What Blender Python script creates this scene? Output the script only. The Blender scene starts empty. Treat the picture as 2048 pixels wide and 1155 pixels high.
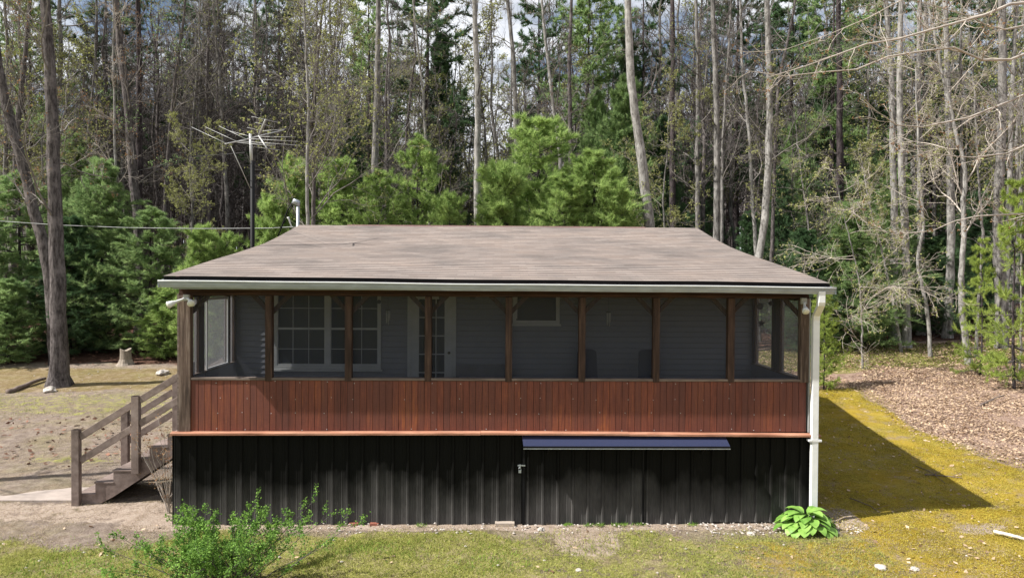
import bpy, math, random
import numpy as np
from mathutils import Vector, noise
SC = bpy.context.scene
R = math.radians
PI = math.pi
# ---------------------------------------------------------------- camera, sky, sun, exposure
F, CX, CY = 1380., 1024., 577.5
CAM = np.array([0., -12., 4.28])
YAW, PITCH, ROLL = R(1.2), R(-.79), R(.35)
fw = np.array([math.sin(YAW)*math.cos(PITCH), math.cos(YAW)*math.cos(PITCH), math.sin(PITCH)])
r0 = np.cross(fw, [0, 0, 1.]); r0 /= np.linalg.norm(r0)
u0 = np.cross(r0, fw)
rt = r0*math.cos(ROLL) + u0*math.sin(ROLL)
up = np.cross(rt, fw)
from mathutils import Matrix
cd = bpy.data.cameras.new('camera'); co = bpy.data.objects.new('camera', cd); SC.collection.objects.link(co)
cd.sensor_width = 36; cd.lens = F/2048*36; cd.clip_end = 3000; cd.clip_start = .1
M3 = Matrix(((rt[0], up[0], -fw[0]), (rt[1], up[1], -fw[1]), (rt[2], up[2], -fw[2])))
co.matrix_world = Matrix.Translation(CAM.tolist()) @ M3.to_4x4()
SC.camera = co

SUNV = Vector((1.8, .42, -2.1)).normalized()          # direction the light travels
EL = math.asin(-SUNV.z); AZ = math.atan2(-SUNV.x, -SUNV.y)
sd = bpy.data.lights.new('sun', 'SUN'); sd.energy = 5.0; sd.angle = R(.5); sd.color = (1, .965, .91)
so = bpy.data.objects.new('sun', sd); SC.collection.objects.link(so); so.rotation_euler = SUNV.to_track_quat('-Z', 'Y').to_euler()
W = bpy.data.worlds.new('World'); SC.world = W; W.use_nodes = True
nt = W.node_tree; nt.nodes.clear()
def wn(t): return nt.nodes.new(t)
sky = wn('ShaderNodeTexSky'); sky.sky_type = 'NISHITA'; sky.sun_disc = False
sky.sun_elevation = EL; sky.sun_rotation = AZ
tc = wn('ShaderNodeTexCoord'); mp = wn('ShaderNodeMapping'); mp.inputs['Scale'].default_value = (1, 1, 2.6)
nz = wn('ShaderNodeTexNoise'); nz.inputs['Scale'].default_value = 3.4; nz.inputs['Detail'].default_value = 9; nz.inputs['Roughness'].default_value = .55
rp = wn('ShaderNodeValToRGB'); rp.color_ramp.elements[0].position = .41; rp.color_ramp.elements[1].position = .54
mx = wn('ShaderNodeMixRGB'); mx.inputs['Color2'].default_value = (10.5, 10.8, 11.4, 1)
bg = wn('ShaderNodeBackground'); bg.inputs['Strength'].default_value = .055; wo = wn('ShaderNodeOutputWorld')
L = nt.links.new
L(tc.outputs['Generated'], mp.inputs['Vector']); L(mp.outputs[0], nz.inputs['Vector']); L(nz.outputs['Fac'], rp.inputs[0])
L(rp.outputs[0], mx.inputs['Fac']); L(sky.outputs[0], mx.inputs['Color1']); L(mx.outputs[0], bg.inputs[0]); L(bg.outputs[0], wo.inputs[0])
SC.view_settings.view_transform = 'Standard'; SC.view_settings.look = 'None'
SC.view_settings.exposure = .85; SC.view_settings.gamma = 1
SC.render.engine = 'CYCLES'
SC.cycles.max_bounces = 6; SC.cycles.diffuse_bounces = 3; SC.cycles.transparent_max_bounces = 12
SC.cycles.use_denoising = True

# ---------------------------------------------------------------- placing helpers
def ray(px, py): return fw + rt*(px-CX)/F - up*(py-CY)/F
def at(px, py, y):
    d = ray(px, py); return CAM + d*((y-CAM[1])/d[1])
def sp(v, k): return np.logaddexp(0, np.asarray(v, float)/k)*k
def H(x, y):
    return .082*(sp(np.asarray(y)-1.5, 1.2)-sp(np.asarray(y)-105, 8)) + .05*(sp(np.asarray(x)-6, 1.)-sp(np.asarray(x)-30, 5))
def h(x, y): return float(H(x, y))

# ---------------------------------------------------------------- materials
def mat(name):
    m = bpy.data.materials.new(name); m.use_nodes = True
    t = m.node_tree; b = t.nodes['Principled BSDF']
    return m, t, b
def nd(t, k, **kw):
    n = t.nodes.new(k)
    for a, v in kw.items():
        if a in n.inputs: n.inputs[a].default_value = v
        else: setattr(n, a, v)
    return n
def ramp(t, src, stops):
    r = t.nodes.new('ShaderNodeValToRGB'); e = r.color_ramp.elements
    while len(e) < len(stops): e.new(.5)
    for q, (p, c) in zip(e, stops): q.position = p; q.color = (*c, 1) if len(c) == 3 else c
    t.links.new(src, r.inputs[0]); return r.outputs[0]
def mixc(t, fac, a, b, mode='MIX'):
    m = t.nodes.new('ShaderNodeMixRGB'); m.blend_type = mode
    for s, v in (('Fac', fac), ('Color1', a), ('Color2', b)):
        if isinstance(v, (int, float)): m.inputs[s].default_value = v
        elif isinstance(v, tuple): m.inputs[s].default_value = (*v, 1)
        else: t.links.new(v, m.inputs[s])
    return m.outputs[0]
def mth(t, op, a, b=0.):
    m = t.nodes.new('ShaderNodeMath'); m.operation = op
    for i, v in enumerate((a, b)):
        if isinstance(v, (int, float)): m.inputs[i].default_value = v
        else: t.links.new(v, m.inputs[i])
    return m.outputs[0]
def coord(t, scale=(1, 1, 1), kind='Object'):
    c = t.nodes.new('ShaderNodeTexCoord'); m = t.nodes.new('ShaderNodeMapping'); m.inputs['Scale'].default_value = scale
    t.links.new(c.outputs[kind], m.inputs[0]); return m.outputs[0]
def noi(t, vec, scale, detail=5, rough=.6, out='Fac'):
    n = nd(t, 'ShaderNodeTexNoise', Scale=scale, Detail=detail, Roughness=rough); t.links.new(vec, n.inputs['Vector']); return n.outputs[out]
def bump(t, b, src, strength=.4, dist=.02):
    n = nd(t, 'ShaderNodeBump', Strength=strength, Distance=dist); t.links.new(src, n.inputs['Height']); t.links.new(n.outputs[0], b.inputs['Normal'])
def island(t):
    g = t.nodes.new('ShaderNodeNewGeometry'); return g.outputs['Random Per Island']

def m_plain(name, col, rough=.7, var=.25, scale=6, metal=0, stretch=(1, 1, 1), b_=.2, spec=None):
    m, t, b = mat(name); v = coord(t, stretch); f = noi(t, v, scale, 7)
    lo = tuple(c*(1-var) for c in col); hi = tuple(min(1, c*(1+var)) for c in col)
    t.links.new(ramp(t, f, [(.3, lo), (.7, hi)]), b.inputs['Base Color'])
    b.inputs['Roughness'].default_value = rough; b.inputs['Metallic'].default_value = metal
    if spec is not None: b.inputs['Specular IOR Level'].default_value = spec
    bump(t, b, noi(t, v, scale*5, 5), b_, .01)
    return m
def m_bark(name, lo, hi, rough=.95):
    m, t, b = mat(name); v = coord(t, (1, 1, .22)); f = noi(t, v, 13, 7, .7)
    c = ramp(t, f, [(.32, tuple(x*.35 for x in lo)), (.45, lo), (.62, hi)])
    lich = ramp(t, noi(t, coord(t), 2.2, 6, .7), [(.5, (0, 0, 0)), (.66, (1, 1, 1))])
    c = mixc(t, mth(t, 'MULTIPLY', lich, .55), c, tuple(min(1, x*1.5) for x in hi))
    t.links.new(c, b.inputs['Base Color']); b.inputs['Roughness'].default_value = rough; b.inputs['Specular IOR Level'].default_value = .1
    bump(t, b, f, .9, .04); return m
def m_leaf(name, dark, light, scale=1.2, trans=.35, rough=.7):
    m, t, b = mat(name)
    n = noi(t, coord(t), scale, 4); f = mth(t, 'ADD', mth(t, 'MULTIPLY', n, .9), mth(t, 'MULTIPLY', island(t), .45))
    c = ramp(t, f, [(.38, dark), (.85, light)])
    t.links.new(c, b.inputs['Base Color']); b.inputs['Roughness'].default_value = rough; b.inputs['Specular IOR Level'].default_value = .2
    tr = t.nodes.new('ShaderNodeBsdfTranslucent'); t.links.new(c, tr.inputs[0])
    ms = t.nodes.new('ShaderNodeMixShader'); ms.inputs[0].default_value = trans
    t.links.new(b.outputs[0], ms.inputs[1]); t.links.new(tr.outputs[0], ms.inputs[2]); t.links.new(ms.outputs[0], t.nodes['Material Output'].inputs[0])
    return m
def m_screen(name, cover=.36, col=(.085, .09, .108)):
    m, t, b = mat(name); b.inputs['Base Color'].default_value = (*col, 1); b.inputs['Roughness'].default_value = .8
    tp = t.nodes.new('ShaderNodeBsdfTransparent'); ms = t.nodes.new('ShaderNodeMixShader')
    f = noi(t, coord(t), 1.3, 3)
    tl = t.nodes.new('ShaderNodeBsdfTranslucent'); tl.inputs[0].default_value = (*col, 1); m2 = t.nodes.new('ShaderNodeMixShader'); m2.inputs[0].default_value = .45
    t.links.new(b.outputs[0], m2.inputs[1]); t.links.new(tl.outputs[0], m2.inputs[2])
    t.links.new(mth(t, 'ADD', mth(t, 'MULTIPLY', f, .1), cover-.05), ms.inputs[0])
    t.links.new(tp.outputs[0], ms.inputs[1]); t.links.new(m2.outputs[0], ms.inputs[2]); t.links.new(ms.outputs[0], t.nodes['Material Output'].inputs[0])
    return m
def m_glass(name, col=(.015, .02, .028)):
    m, t, b = mat(name); b.inputs['Base Color'].default_value = (*col, 1); b.inputs['Roughness'].default_value = .08; b.inputs['Specular IOR Level'].default_value = .1
    bump(t, b, noi(t, coord(t), 2.5, 2), .05, .02); return m

MT = {}
MT['white'] = m_plain('white_paint', (.72, .73, .74), .45, .08, 5)
MT['white_shaded'] = m_plain('shaded_weathered_white', (.30, .33, .385), .5, .2, 3, stretch=(1, 1, 4))  # white metal whose shaded, cool look is put into the colour
MT['white_trim'] = m_plain('aged_white_trim', (.36, .37, .37), .6, .12, 4)

MT['concrete'] = m_plain('concrete', (.34, .285, .235), .9, .22, 4)
MT['black_metal'] = m_plain('black_metal', (.006, .006, .007), .6, .3, 4, spec=.15)
MT['steel'] = m_plain('galvanised_steel', (.35, .38, .41), .4, .2, 8, metal=.6)
MT['aluminium'] = m_plain('aluminium_rod', (.42, .42, .41), .5, .2, 8, metal=.3)
MT['cable_grey'] = m_plain('cable_grey', (.26, .27, .27), .6, .3, 3)
MT['navy'] = m_plain('navy_fabric', (.018, .022, .04), .9, .3, 30)
MT['darkthing'] = m_plain('dark_iron', (.02, .018, .018), .6, .3, 20)
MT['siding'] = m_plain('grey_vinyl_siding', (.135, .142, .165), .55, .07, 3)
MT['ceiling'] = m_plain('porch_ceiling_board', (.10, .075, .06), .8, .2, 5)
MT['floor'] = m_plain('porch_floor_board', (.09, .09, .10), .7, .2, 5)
MT['screen'] = m_screen('insect_screen')
MT['screen_side'] = m_screen('sunlit_side_insect_screen', .36, (.42, .43, .45))  # much paler than the front screens: sunlit glow put into the colour
MT['glass'] = m_glass('window_glass')
MT['stone'] = m_plain('pale_stone', (.42, .38, .34), .9, .3, 12)
MT['brick'] = m_plain('red_brick', (.24, .08, .05), .9, .3, 14)
MT['stumpwood'] = m_plain('weathered_stump_wood', (.27, .225, .18), .95, .4, 14, stretch=(1, 1, .2), b_=.8)
MT['deadwood'] = m_plain('bleached_dead_wood', (.52, .47, .41), .9, .25, 14)
MT['darkwood_log'] = m_plain('fallen_log_bark', (.16, .12, .10), .95, .35, 9, b_=.8)
MT['bark_grey'] = m_bark('grey_bark', (.12, .112, .105), (.255, .24, .225))
MT['bark_pale'] = m_bark('pale_grey_bark', (.19, .178, .165), (.35, .335, .315))
MT['bark_brown'] = m_bark('brown_bark', (.07, .06, .058), (.165, .145, .14))
MT['bark_dark'] = m_bark('dark_pine_bark', (.035, .028, .03), (.08, .066, .066))
MT['twig'] = m_plain('twig_bark', (.175, .155, .14), .9, .3, 5)
MT['twig_pale'] = m_plain('pale_twig_bark', (.40, .35, .30), .9, .25, 5)
MT['twig_dark'] = m_plain('dark_twig_bark', (.078, .066, .063), .9, .3, 5)
MT['needle'] = m_leaf('bright_pine_needles', (.12, .22, .055), (.50, .64, .22), 1.8, .5)
MT['needle_mid'] = m_leaf('mid_green_needles', (.09, .18, .065), (.40, .53, .22), 1.3, .5)
MT['needle_dark'] = m_leaf('dark_pine_needles', (.028, .07, .035), (.14, .235, .10), .8, .4)
MT['needle_yellow'] = m_leaf('yellow_green_needles', (.14, .22, .04), (.50, .60, .15), 1.3, .5)
MT['bud'] = m_leaf('spring_buds', (.17, .175, .06), (.40, .42, .15), 1.5)
MT['bud_red'] = m_leaf('russet_buds', (.13, .06, .03), (.33, .19, .09), 1.5)
MT['shrub_leaf'] = m_leaf('shrub_leaves', (.05, .13, .022), (.22, .38, .07), 5)
MT['hosta_leaf'] = m_leaf('hosta_leaves', (.12, .26, .04), (.30, .50, .11), 9, .25, .45)
MT['dead_leaf'] = m_leaf('dead_leaves', (.16, .09, .05), (.60, .45, .31), 2.0, .15, .85)
MT['dead_leaf_dark'] = m_leaf('woodland_dead_leaves', (.06, .028, .02), (.30, .16, .11), 1.0, .15, .85)
MT['grass'] = m_leaf('grass_blades', (.10, .15, .02), (.40, .40, .11), 1.3, .3, .8)
MT['moss'] = m_leaf('moss_tufts', (.18, .15, .02), (.46, .395, .065), 2.6, .3, .85)
MT['lush'] = m_leaf('lush_grass_blades', (.07, .16, .02), (.25, .42, .06), 3, .35, .7)
MT['grass_dry'] = m_leaf('dry_grass', (.16, .12, .07), (.44, .36, .22), 2.5, .2, .9)
MT['cover'] = m_leaf('ground_cover_leaves', (.06, .08, .018), (.30, .31, .08), 1.6, .3, .8)
MT['lamp_glass'] = m_plain('floodlight_glass', (.62, .62, .58), .2, .1, 12)
def wood(name, dark, mid, light, scale=3, axis=(9, 9, .6)):
    m, t, b = mat(name); v = coord(t, axis); f = noi(t, v, scale, 8, .65)
    c = ramp(t, f, [(.3, dark), (.5, mid), (.72, light)])
    st = ramp(t, noi(t, coord(t), 1.4, 4), [(.4, (.7, .7, .7)), (.65, (1.1, 1.1, 1.1))])
    t.links.new(mixc(t, .8, c, st, 'MULTIPLY'), b.inputs['Base Color'])
    b.inputs['Roughness'].default_value = .75; b.inputs['Specular IOR Level'].default_value = .25
    bump(t, b, f, .7, .01); return m
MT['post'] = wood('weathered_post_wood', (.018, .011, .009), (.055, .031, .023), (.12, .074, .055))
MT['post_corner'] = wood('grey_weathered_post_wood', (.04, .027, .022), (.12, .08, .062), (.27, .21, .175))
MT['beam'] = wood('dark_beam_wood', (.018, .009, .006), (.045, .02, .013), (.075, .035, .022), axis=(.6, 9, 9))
MT['trimwood'] = wood('orange_stained_trim', (.22, .09, .05), (.40, .19, .12), (.55, .31, .21), axis=(.6, 9, 9))
MT['sill'] = wood('grey_sill_wood', (.09, .07, .06), (.17, .13, .11), (.26, .21, .18), axis=(.6, 9, 9))

MT['taupe'] = wood('taupe_painted_wood', (.12, .09, .078), (.21, .16, .14), (.30, .24, .215), 2.2, axis=(2.5, 9, 2.5))
def make_red():
    m, t, b = mat('red_stained_boards')
    isl = island(t); g = noi(t, coord(t, (14, 14, .8)), 3, 8, .7)
    pan = noi(t, coord(t, (1.1, 1, .25)), 1.6, 2); fine = noi(t, coord(t, (.6, 1, 9)), 14, 3, .6)
    c = ramp(t, mth(t, 'ADD', mth(t, 'MULTIPLY', g, .6), mth(t, 'MULTIPLY', pan, .45)), [(.33, (.06, .020, .015)), (.47, (.135, .040, .027)), (.56, (.19, .055, .034)), (.68, (.30, .095, .034))])
    c = mixc(t, mth(t, 'MULTIPLY', isl, .6), c, (.10, .04, .034))
    c = mixc(t, .35, c, ramp(t, fine, [(.35, (.55, .55, .55)), (.6, (1.15, 1.15, 1.15))]), 'MULTIPLY')
    t.links.new(c, b.inputs['Base Color']); b.inputs['Roughness'].default_value = .6; b.inputs['Specular IOR Level'].default_value = .3
    bump(t, b, g, .5, .006); return m
MT['red'] = make_red()
def make_skirt():
    m, t, b = mat('black_corrugated_metal')
    c0 = t.nodes.new('ShaderNodeTexCoord'); sx = t.nodes.new('ShaderNodeSeparateXYZ'); t.links.new(c0.outputs['Object'], sx.inputs[0])
    n = noi(t, coord(t, (1.3, 1, .8)), 1.0, 4); f = noi(t, coord(t, (16, 16, 1)), 5, 6, .7)
    z = mth(t, 'ADD', sx.outputs[2], mth(t, 'MULTIPLY', n, -1.5))     # mud and dust splashed up from the ground
    dust = ramp(t, z, [(-.45+.0, (1, 1, 1)), (.55, (0, 0, 0))]) if False else None
    mr = nd(t, 'ShaderNodeMapRange'); mr.inputs['From Min'].default_value = .15; mr.inputs['From Max'].default_value = -.6
    t.links.new(z, mr.inputs['Value'])
    d = mth(t, 'MULTIPLY', mr.outputs[0], mth(t, 'ADD', mth(t, 'MULTIPLY', f, 1.1), .1))
    c = mixc(t, d, (.0045, .0045, .004), (.115, .11, .105))
    t.links.new(c, b.inputs['Base Color']); b.inputs['Roughness'].default_value = .65; b.inputs['Specular IOR Level'].default_value = .1
    bump(t, b, f, .15, .004); return m
MT['skirt'] = make_skirt()
def make_awning():
    m, t, b = mat('glossy_dark_sky_tinted_metal'); b.inputs['Base Color'].default_value = (.028, .035, .075, 1)  # dark metal; blue of the mirrored sky put into its base colour
    b.inputs['Roughness'].default_value = .28; b.inputs['Specular IOR Level'].default_value = .8; b.inputs['Coat Weight'].default_value = .4; b.inputs['Coat Roughness'].default_value = .15
    bump(t, b, noi(t, coord(t, (1, 1, 1)), 3, 3), .1, .02); return m
MT['awning'] = make_awning()
PROF = [(-.33, 4.298), (.4, 4.415), (1.5, 4.595), (2.9, 4.81), (3.8, 4.95), (4.7, 5.11), (5.6, 5.30), (6.7, 5.56), (7.6, 5.775)]
ROWH = float(np.hypot(*np.diff(np.array(PROF), axis=0).T).sum())/38
def make_shingle():
    m, t, b = mat('weathered_brown_shingles')
    v = coord(t, (1, 1, 1), 'UV')
    br = nd(t, 'ShaderNodeTexBrick', Scale=1.0); br.offset = .5
    br.inputs['Brick Width'].default_value = .32; br.inputs['Row Height'].default_value = ROWH; br.inputs['Mortar Size'].default_value = .009
    br.inputs['Mortar Smooth'].default_value = .2; br.inputs['Bias'].default_value = 0
    br.inputs['Color1'].default_value = (.225, .188, .168, 1); br.inputs['Color2'].default_value = (.275, .235, .212, 1); br.inputs['Mortar'].default_value = (.235, .20, .18, 1)
    w = nd(t, 'ShaderNodeVectorMath'); w.operation = 'ADD'
    nn = nd(t, 'ShaderNodeTexNoise', Scale=2.5, Detail=2.); t.links.new(v, nn.inputs['Vector'])
    sc = nd(t, 'ShaderNodeVectorMath'); sc.operation = 'SCALE'; sc.inputs['Scale'].default_value = .006
    t.links.new(nn.outputs['Color'], sc.inputs[0]); t.links.new(v, w.inputs[0]); t.links.new(sc.outputs[0], w.inputs[1]); t.links.new(w.outputs[0], br.inputs['Vector'])
    v2 = coord(t, (1, 1.5, 1), 'UV')
    st = ramp(t, noi(t, v2, .55, 5, .6), [(.36, (.66, .68, .70)), (.5, (.97, .97, .97)), (.7, (1.12, 1.07, 1.02))])
    c = mixc(t, .8, br.outputs['Color'], st, 'MULTIPLY')
    gr = ramp(t, noi(t, coord(t, (1, 8, 1), 'UV'), 2.2, 6, .7), [(.35, (.78, .8, .82)), (.6, (1.08, 1.05, 1.03))])
    c = mixc(t, .8, c, gr, 'MULTIPLY')
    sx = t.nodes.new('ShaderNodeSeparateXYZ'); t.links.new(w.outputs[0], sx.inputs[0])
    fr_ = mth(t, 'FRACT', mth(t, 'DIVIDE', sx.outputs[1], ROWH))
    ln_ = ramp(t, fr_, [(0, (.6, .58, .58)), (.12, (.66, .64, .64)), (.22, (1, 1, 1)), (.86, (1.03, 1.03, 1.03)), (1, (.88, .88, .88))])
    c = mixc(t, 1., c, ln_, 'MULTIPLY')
    spk = ramp(t, noi(t, v, 60, 2, .8), [(.3, (.7, .7, .7)), (.7, (1.25, 1.25, 1.25))])
    c = mixc(t, .6, c, spk, 'MULTIPLY')
    t.links.new(c, b.inputs['Base Color']); b.inputs['Roughness'].default_value = .92; b.inputs['Specular IOR Level'].default_value = .15
    bump(t, b, mth(t, 'ADD', mth(t, 'MULTIPLY', br.outputs['Fac'], -1.), mth(t, 'MULTIPLY', noi(t, v, 40, 3), .5)), .5, .012); return m
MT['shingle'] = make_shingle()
MT['ridge'] = m_plain('dark_red_ridge_shingles', (.12, .065, .058), .9, .3, 20)

# ---------------------------------------------------------------- mesh helpers
COL = SC.collection
def mk(name, V, faces, m, parent=None, smooth=False, uv=None, attrs=None):
    V = np.asarray(V, np.float32).reshape(-1, 3)
    if not isinstance(faces, list): faces = [faces]
    faces = [np.asarray(f, np.int32) for f in faces if len(f)]
    me = bpy.data.meshes.new(name); me.vertices.add(len(V)); me.vertices.foreach_set('co', V.ravel())
    tot = sum(f.size for f in faces); npoly = sum(len(f) for f in faces)
    me.loops.add(tot); me.polygons.add(npoly)
    me.loops.foreach_set('vertex_index', np.concatenate([f.ravel() for f in faces]))
    sizes = np.concatenate([np.full(len(f), f.shape[1], np.int32) for f in faces])
    me.polygons.foreach_set('loop_start', np.concatenate([[0], np.cumsum(sizes)[:-1]]).astype(np.int32))
    me.polygons.foreach_set('use_smooth', np.full(npoly, bool(smooth)))
    me.update(calc_edges=True)
    if uv is not None:
        l = me.uv_layers.new(name='UVMap'); l.data.foreach_set('uv', np.asarray(uv, np.float32).ravel())
    if attrs:
        for k, a in attrs.items():
            q = me.attributes.new(k, 'FLOAT', 'POINT'); q.data.foreach_set('value', np.asarray(a, np.float32).ravel())
    me.materials.append(m)
    o = bpy.data.objects.new(name, me); COL.objects.link(o)
    if parent is not None: o.parent = parent
    return o
def thing(name, label, cat, loc=(0, 0, 0), group=None):
    o = bpy.data.objects.new(name, None); COL.objects.link(o); o.location = loc; o.empty_display_size = .2
    o['label'] = label; o['category'] = cat
    if group: o['group'] = group
    return o
def tag(o, label, cat, group=None, kind=None):
    o['label'] = label; o['category'] = cat
    if group: o['group'] = group
    if kind: o['kind'] = kind
    return o
def copy_tree(o, parent=None):
    c = o.copy(); COL.objects.link(c); c.parent = parent
    for ch in list(o.children): copy_tree(ch, c)
    return c
class MB:
    def __init__(s): s.v = []; s.q = []; s.n = 0
    def add(s, V, Q):
        s.v.append(np.asarray(V, float)); s.q.append(np.asarray(Q, int)+s.n); s.n += len(V); return s
    def box(s, x0, y0, z0, x1, y1, z1):
        V = [(x, y, z) for z in (z0, z1) for y in (y0, y1) for x in (x0, x1)]
        return s.add(V, [(0, 2, 3, 1), (4, 5, 7, 6), (0, 1, 5, 4), (2, 6, 7, 3), (0, 4, 6, 2), (1, 3, 7, 5)])
    def bar(s, p, q, w, hh, side=(0, 1, 0)):
        p = np.array(p, float); q = np.array(q, float); d = q-p; d /= np.linalg.norm(d)
        a = np.array(side, float); a -= d*(a@d); a /= np.linalg.norm(a); b = np.cross(d, a)
        V = [e + a*i*w/2 + b*j*hh/2 for e in (p, q) for j in (-1, 1) for i in (-1, 1)]
        return s.add(V, [(0, 2, 3, 1), (4, 5, 7, 6), (0, 1, 5, 4), (2, 6, 7, 3), (0, 4, 6, 2), (1, 3, 7, 5)])
    def prism(s, pts, axis, a0, a1):          # polygon pts (2D) extruded on an axis; fan-free via quads to centroid
        n = len(pts); c = np.mean(pts, axis=0)
        def P(u, a):
            return (a, u[0], u[1]) if axis == 0 else ((u[0], a, u[1]) if axis == 1 else (u[0], u[1], a))
        V = [P(u, a0) for u in pts] + [P(u, a1) for u in pts]
        Q = [(i, (i+1) % n, n+(i+1) % n, n+i) for i in range(n)]
        s.add(V, Q); return s
    def tube(s, pts, r, n=8, cap=True):
        P = np.asarray(pts, float)[None]; Rr = np.full((1, P.shape[1]), r) if np.isscalar(r) else np.asarray(r, float)[None]
        if cap:
            P = np.concatenate([P[:, :1], P, P[:, -1:]], 1); Rr = np.concatenate([[[1e-4]], Rr, [[1e-4]]], 1)
        V, Q = tubes(P, Rr, n); return s.add(V, Q)
    def build(s, name, m, parent=None, smooth=False, bev=0):
        o = mk(name, np.concatenate(s.v), np.concatenate(s.q), m, parent, smooth)
        if bev:
            b = o.modifiers.new('bevel', 'BEVEL'); b.width = bev; b.segments = 2
        return o
def tubes(P, Rr, n=3):
    K, S, _ = P.shape
    T = np.gradient(P, axis=1)
    ln = np.linalg.norm(T, axis=2, keepdims=True)
    mean = P[:, -1]-P[:, 0]; mean = mean/(np.linalg.norm(mean, axis=1, keepdims=True)+1e-9)
    T = np.where(ln > 1e-7, T/(ln+1e-12), mean[:, None])
    ref = np.where(np.abs(mean[:, 2:3]) > .75, np.array([[1., .15, 0]]), np.array([[0, .1, 1.]]))[:, None]
    U = np.cross(T, ref); U /= np.linalg.norm(U, axis=2, keepdims=True)+1e-9
    Vv = np.cross(T, U)
    a = np.arange(n)*2*PI/n
    X = P[:, :, None] + Rr[:, :, None, None]*(np.cos(a)[None, None, :, None]*U[:, :, None] + np.sin(a)[None, None, :, None]*Vv[:, :, None])
    base = (np.arange(K)*S*n)[:, None, None] + (np.arange(S-1)*n)[None, :, None]
    i = np.arange(n)[None, None]; j = (i+1) % n
    Q = np.stack([base+i, base+j, base+n+j, base+n+i], -1).reshape(-1, 4)
    return X.reshape(-1, 3), Q
def unit(v): return v/(np.linalg.norm(v, axis=-1, keepdims=True)+1e-9)
def grow(P, Rr, rng, n, t0, t1, length, ang, segs=4, wob=.25, upf=.05, rf=.5, relative=True, flat=0, tip=.3):
    K, S, _ = P.shape
    t = (np.linspace(t0, t1, n)[None] + rng.uniform(-.5, .5, (K, n))*(t1-t0)/max(n, 1)).clip(0, .999)
    f = t*(S-1); i = f.astype(int); w = (f-i)[..., None]; k = np.arange(K)[:, None]
    pos = P[k, i]*(1-w)+P[k, i+1]*w; tan = unit(P[k, i+1]-P[k, i]); rr = Rr[k, i]*(1-w[..., 0])+Rr[k, i+1]*w[..., 0]
    rnd = rng.normal(size=(K, n, 3)); rnd[..., 2] *= (1-flat)
    perp = unit(rnd - tan*np.sum(rnd*tan, -1, keepdims=True))
    A = ang*rng.uniform(.75, 1.25, (K, n, 1)); d = unit(np.cos(A)*tan + np.sin(A)*perp)
    pl = np.linalg.norm(np.diff(P, axis=1), axis=2).sum(1)[:, None]
    Ln = (pl*length*(1-.55*t) if relative else length*np.ones((K, n))*(1-.3*t))*rng.uniform(.6, 1.2, (K, n))
    N = K*n; pos = pos.reshape(N, 3); d = d.reshape(N, 3); Ln = Ln.reshape(N, 1); pts = [pos]
    for s_ in range(segs):
        d = unit(d + rng.normal(size=(N, 3))*wob + np.array([0, 0, upf])); pos = pos+d*Ln/segs; pts.append(pos)
    Q = np.stack(pts, 1); r0_ = np.minimum(rr.reshape(N, 1)*rf, rr.reshape(N, 1))
    return Q, r0_*np.linspace(1, tip, segs+1)[None]
def cards(C, size, rng, asp=.55, flat=0., up_=0.):
    N = len(C); a = unit(rng.normal(size=(N, 3))*np.array([1, 1, 1-flat])); b = rng.normal(size=(N, 3))*np.array([1, 1, 1-flat]); b = unit(b-a*np.sum(a*b, -1, keepdims=True))
    s_ = size*rng.uniform(.6, 1.3, (N, 1)); C = C[:, None]
    V = np.concatenate([C-(a*s_)[:, None], C-(b*s_*asp)[:, None], C+(a*s_)[:, None], C+(b*s_*asp)[:, None]], 1)
    return V.reshape(-1, 3), np.arange(N*4).reshape(-1, 4)
def blades(C, D, ln, wd, rng):
    """thin triangles rooted at C along D"""
    N = len(C); side = unit(np.cross(D, rng.normal(size=(N, 3))))
    l = ln*rng.uniform(.7, 1.2, (N, 1)); V = np.stack([C-side*wd/2, C+side*wd/2, C+D*l], 1)
    return V.reshape(-1, 3), np.arange(N*3).reshape(-1, 3)
def join(parts):
    Vs, Fs, n = [], {}, 0
    for V, Fc in parts:
        Fs.setdefault(Fc.shape[1], []).append(Fc+n); Vs.append(V); n += len(V)
    return np.concatenate(Vs), [np.concatenate(f) for f in Fs.values()]

# ---------------------------------------------------------------- ground
def build_ground():
    xs = np.concatenate([[-600, -300, -150, -80, -50, -34, -26, -21], np.arange(-18, 23, .14), [26, 31, 38, 50, 80, 150, 300, 600]])
    ys = np.concatenate([[-300, -120, -50, -25, -12, -7], np.arange(-4, 18.5, .14), [20, 22, 25, 29, 34, 40, 48, 58, 75, 100, 160, 300, 600]])
    X, Y = np.meshgrid(xs, ys); Z = H(X, Y)
    n1 = np.array([noise.noise(Vector((x*.55, y*.55, 3.))) for x, y in zip(X.ravel(), Y.ravel())]).reshape(X.shape)
    n2 = np.array([noise.noise(Vector((x*2.7, y*2.7, 9.))) for x, y in zip(X.ravel(), Y.ravel())]).reshape(X.shape)
    near = np.clip((np.hypot(X, Y)-0)/9, .15, 1)
    house = (X > -6.2) & (X < 6.2) & (Y > -.3)
    Z = Z + np.where(house, -.03, n1*.05*near+n2*.018)
    V = np.stack([X, Y, Z], -1).reshape(-1, 3)
    ny, nx = X.shape; i = np.arange((ny-1)*(nx-1)); r_ = i//(nx-1); c_ = i % (nx-1); a = r_*nx+c_
    Q = np.stack([a, a+1, a+nx+1, a+nx], -1)
    A = zones(X, Y, n1); m = ground_mat()
    o = mk('ground', V, Q, m, None, True, attrs=A); o['kind'] = 'structure'; return o
def ss(a, b, v): v = np.clip((v-a)/(b-a), 0, 1); return v*v*(3-2*v)
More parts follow.
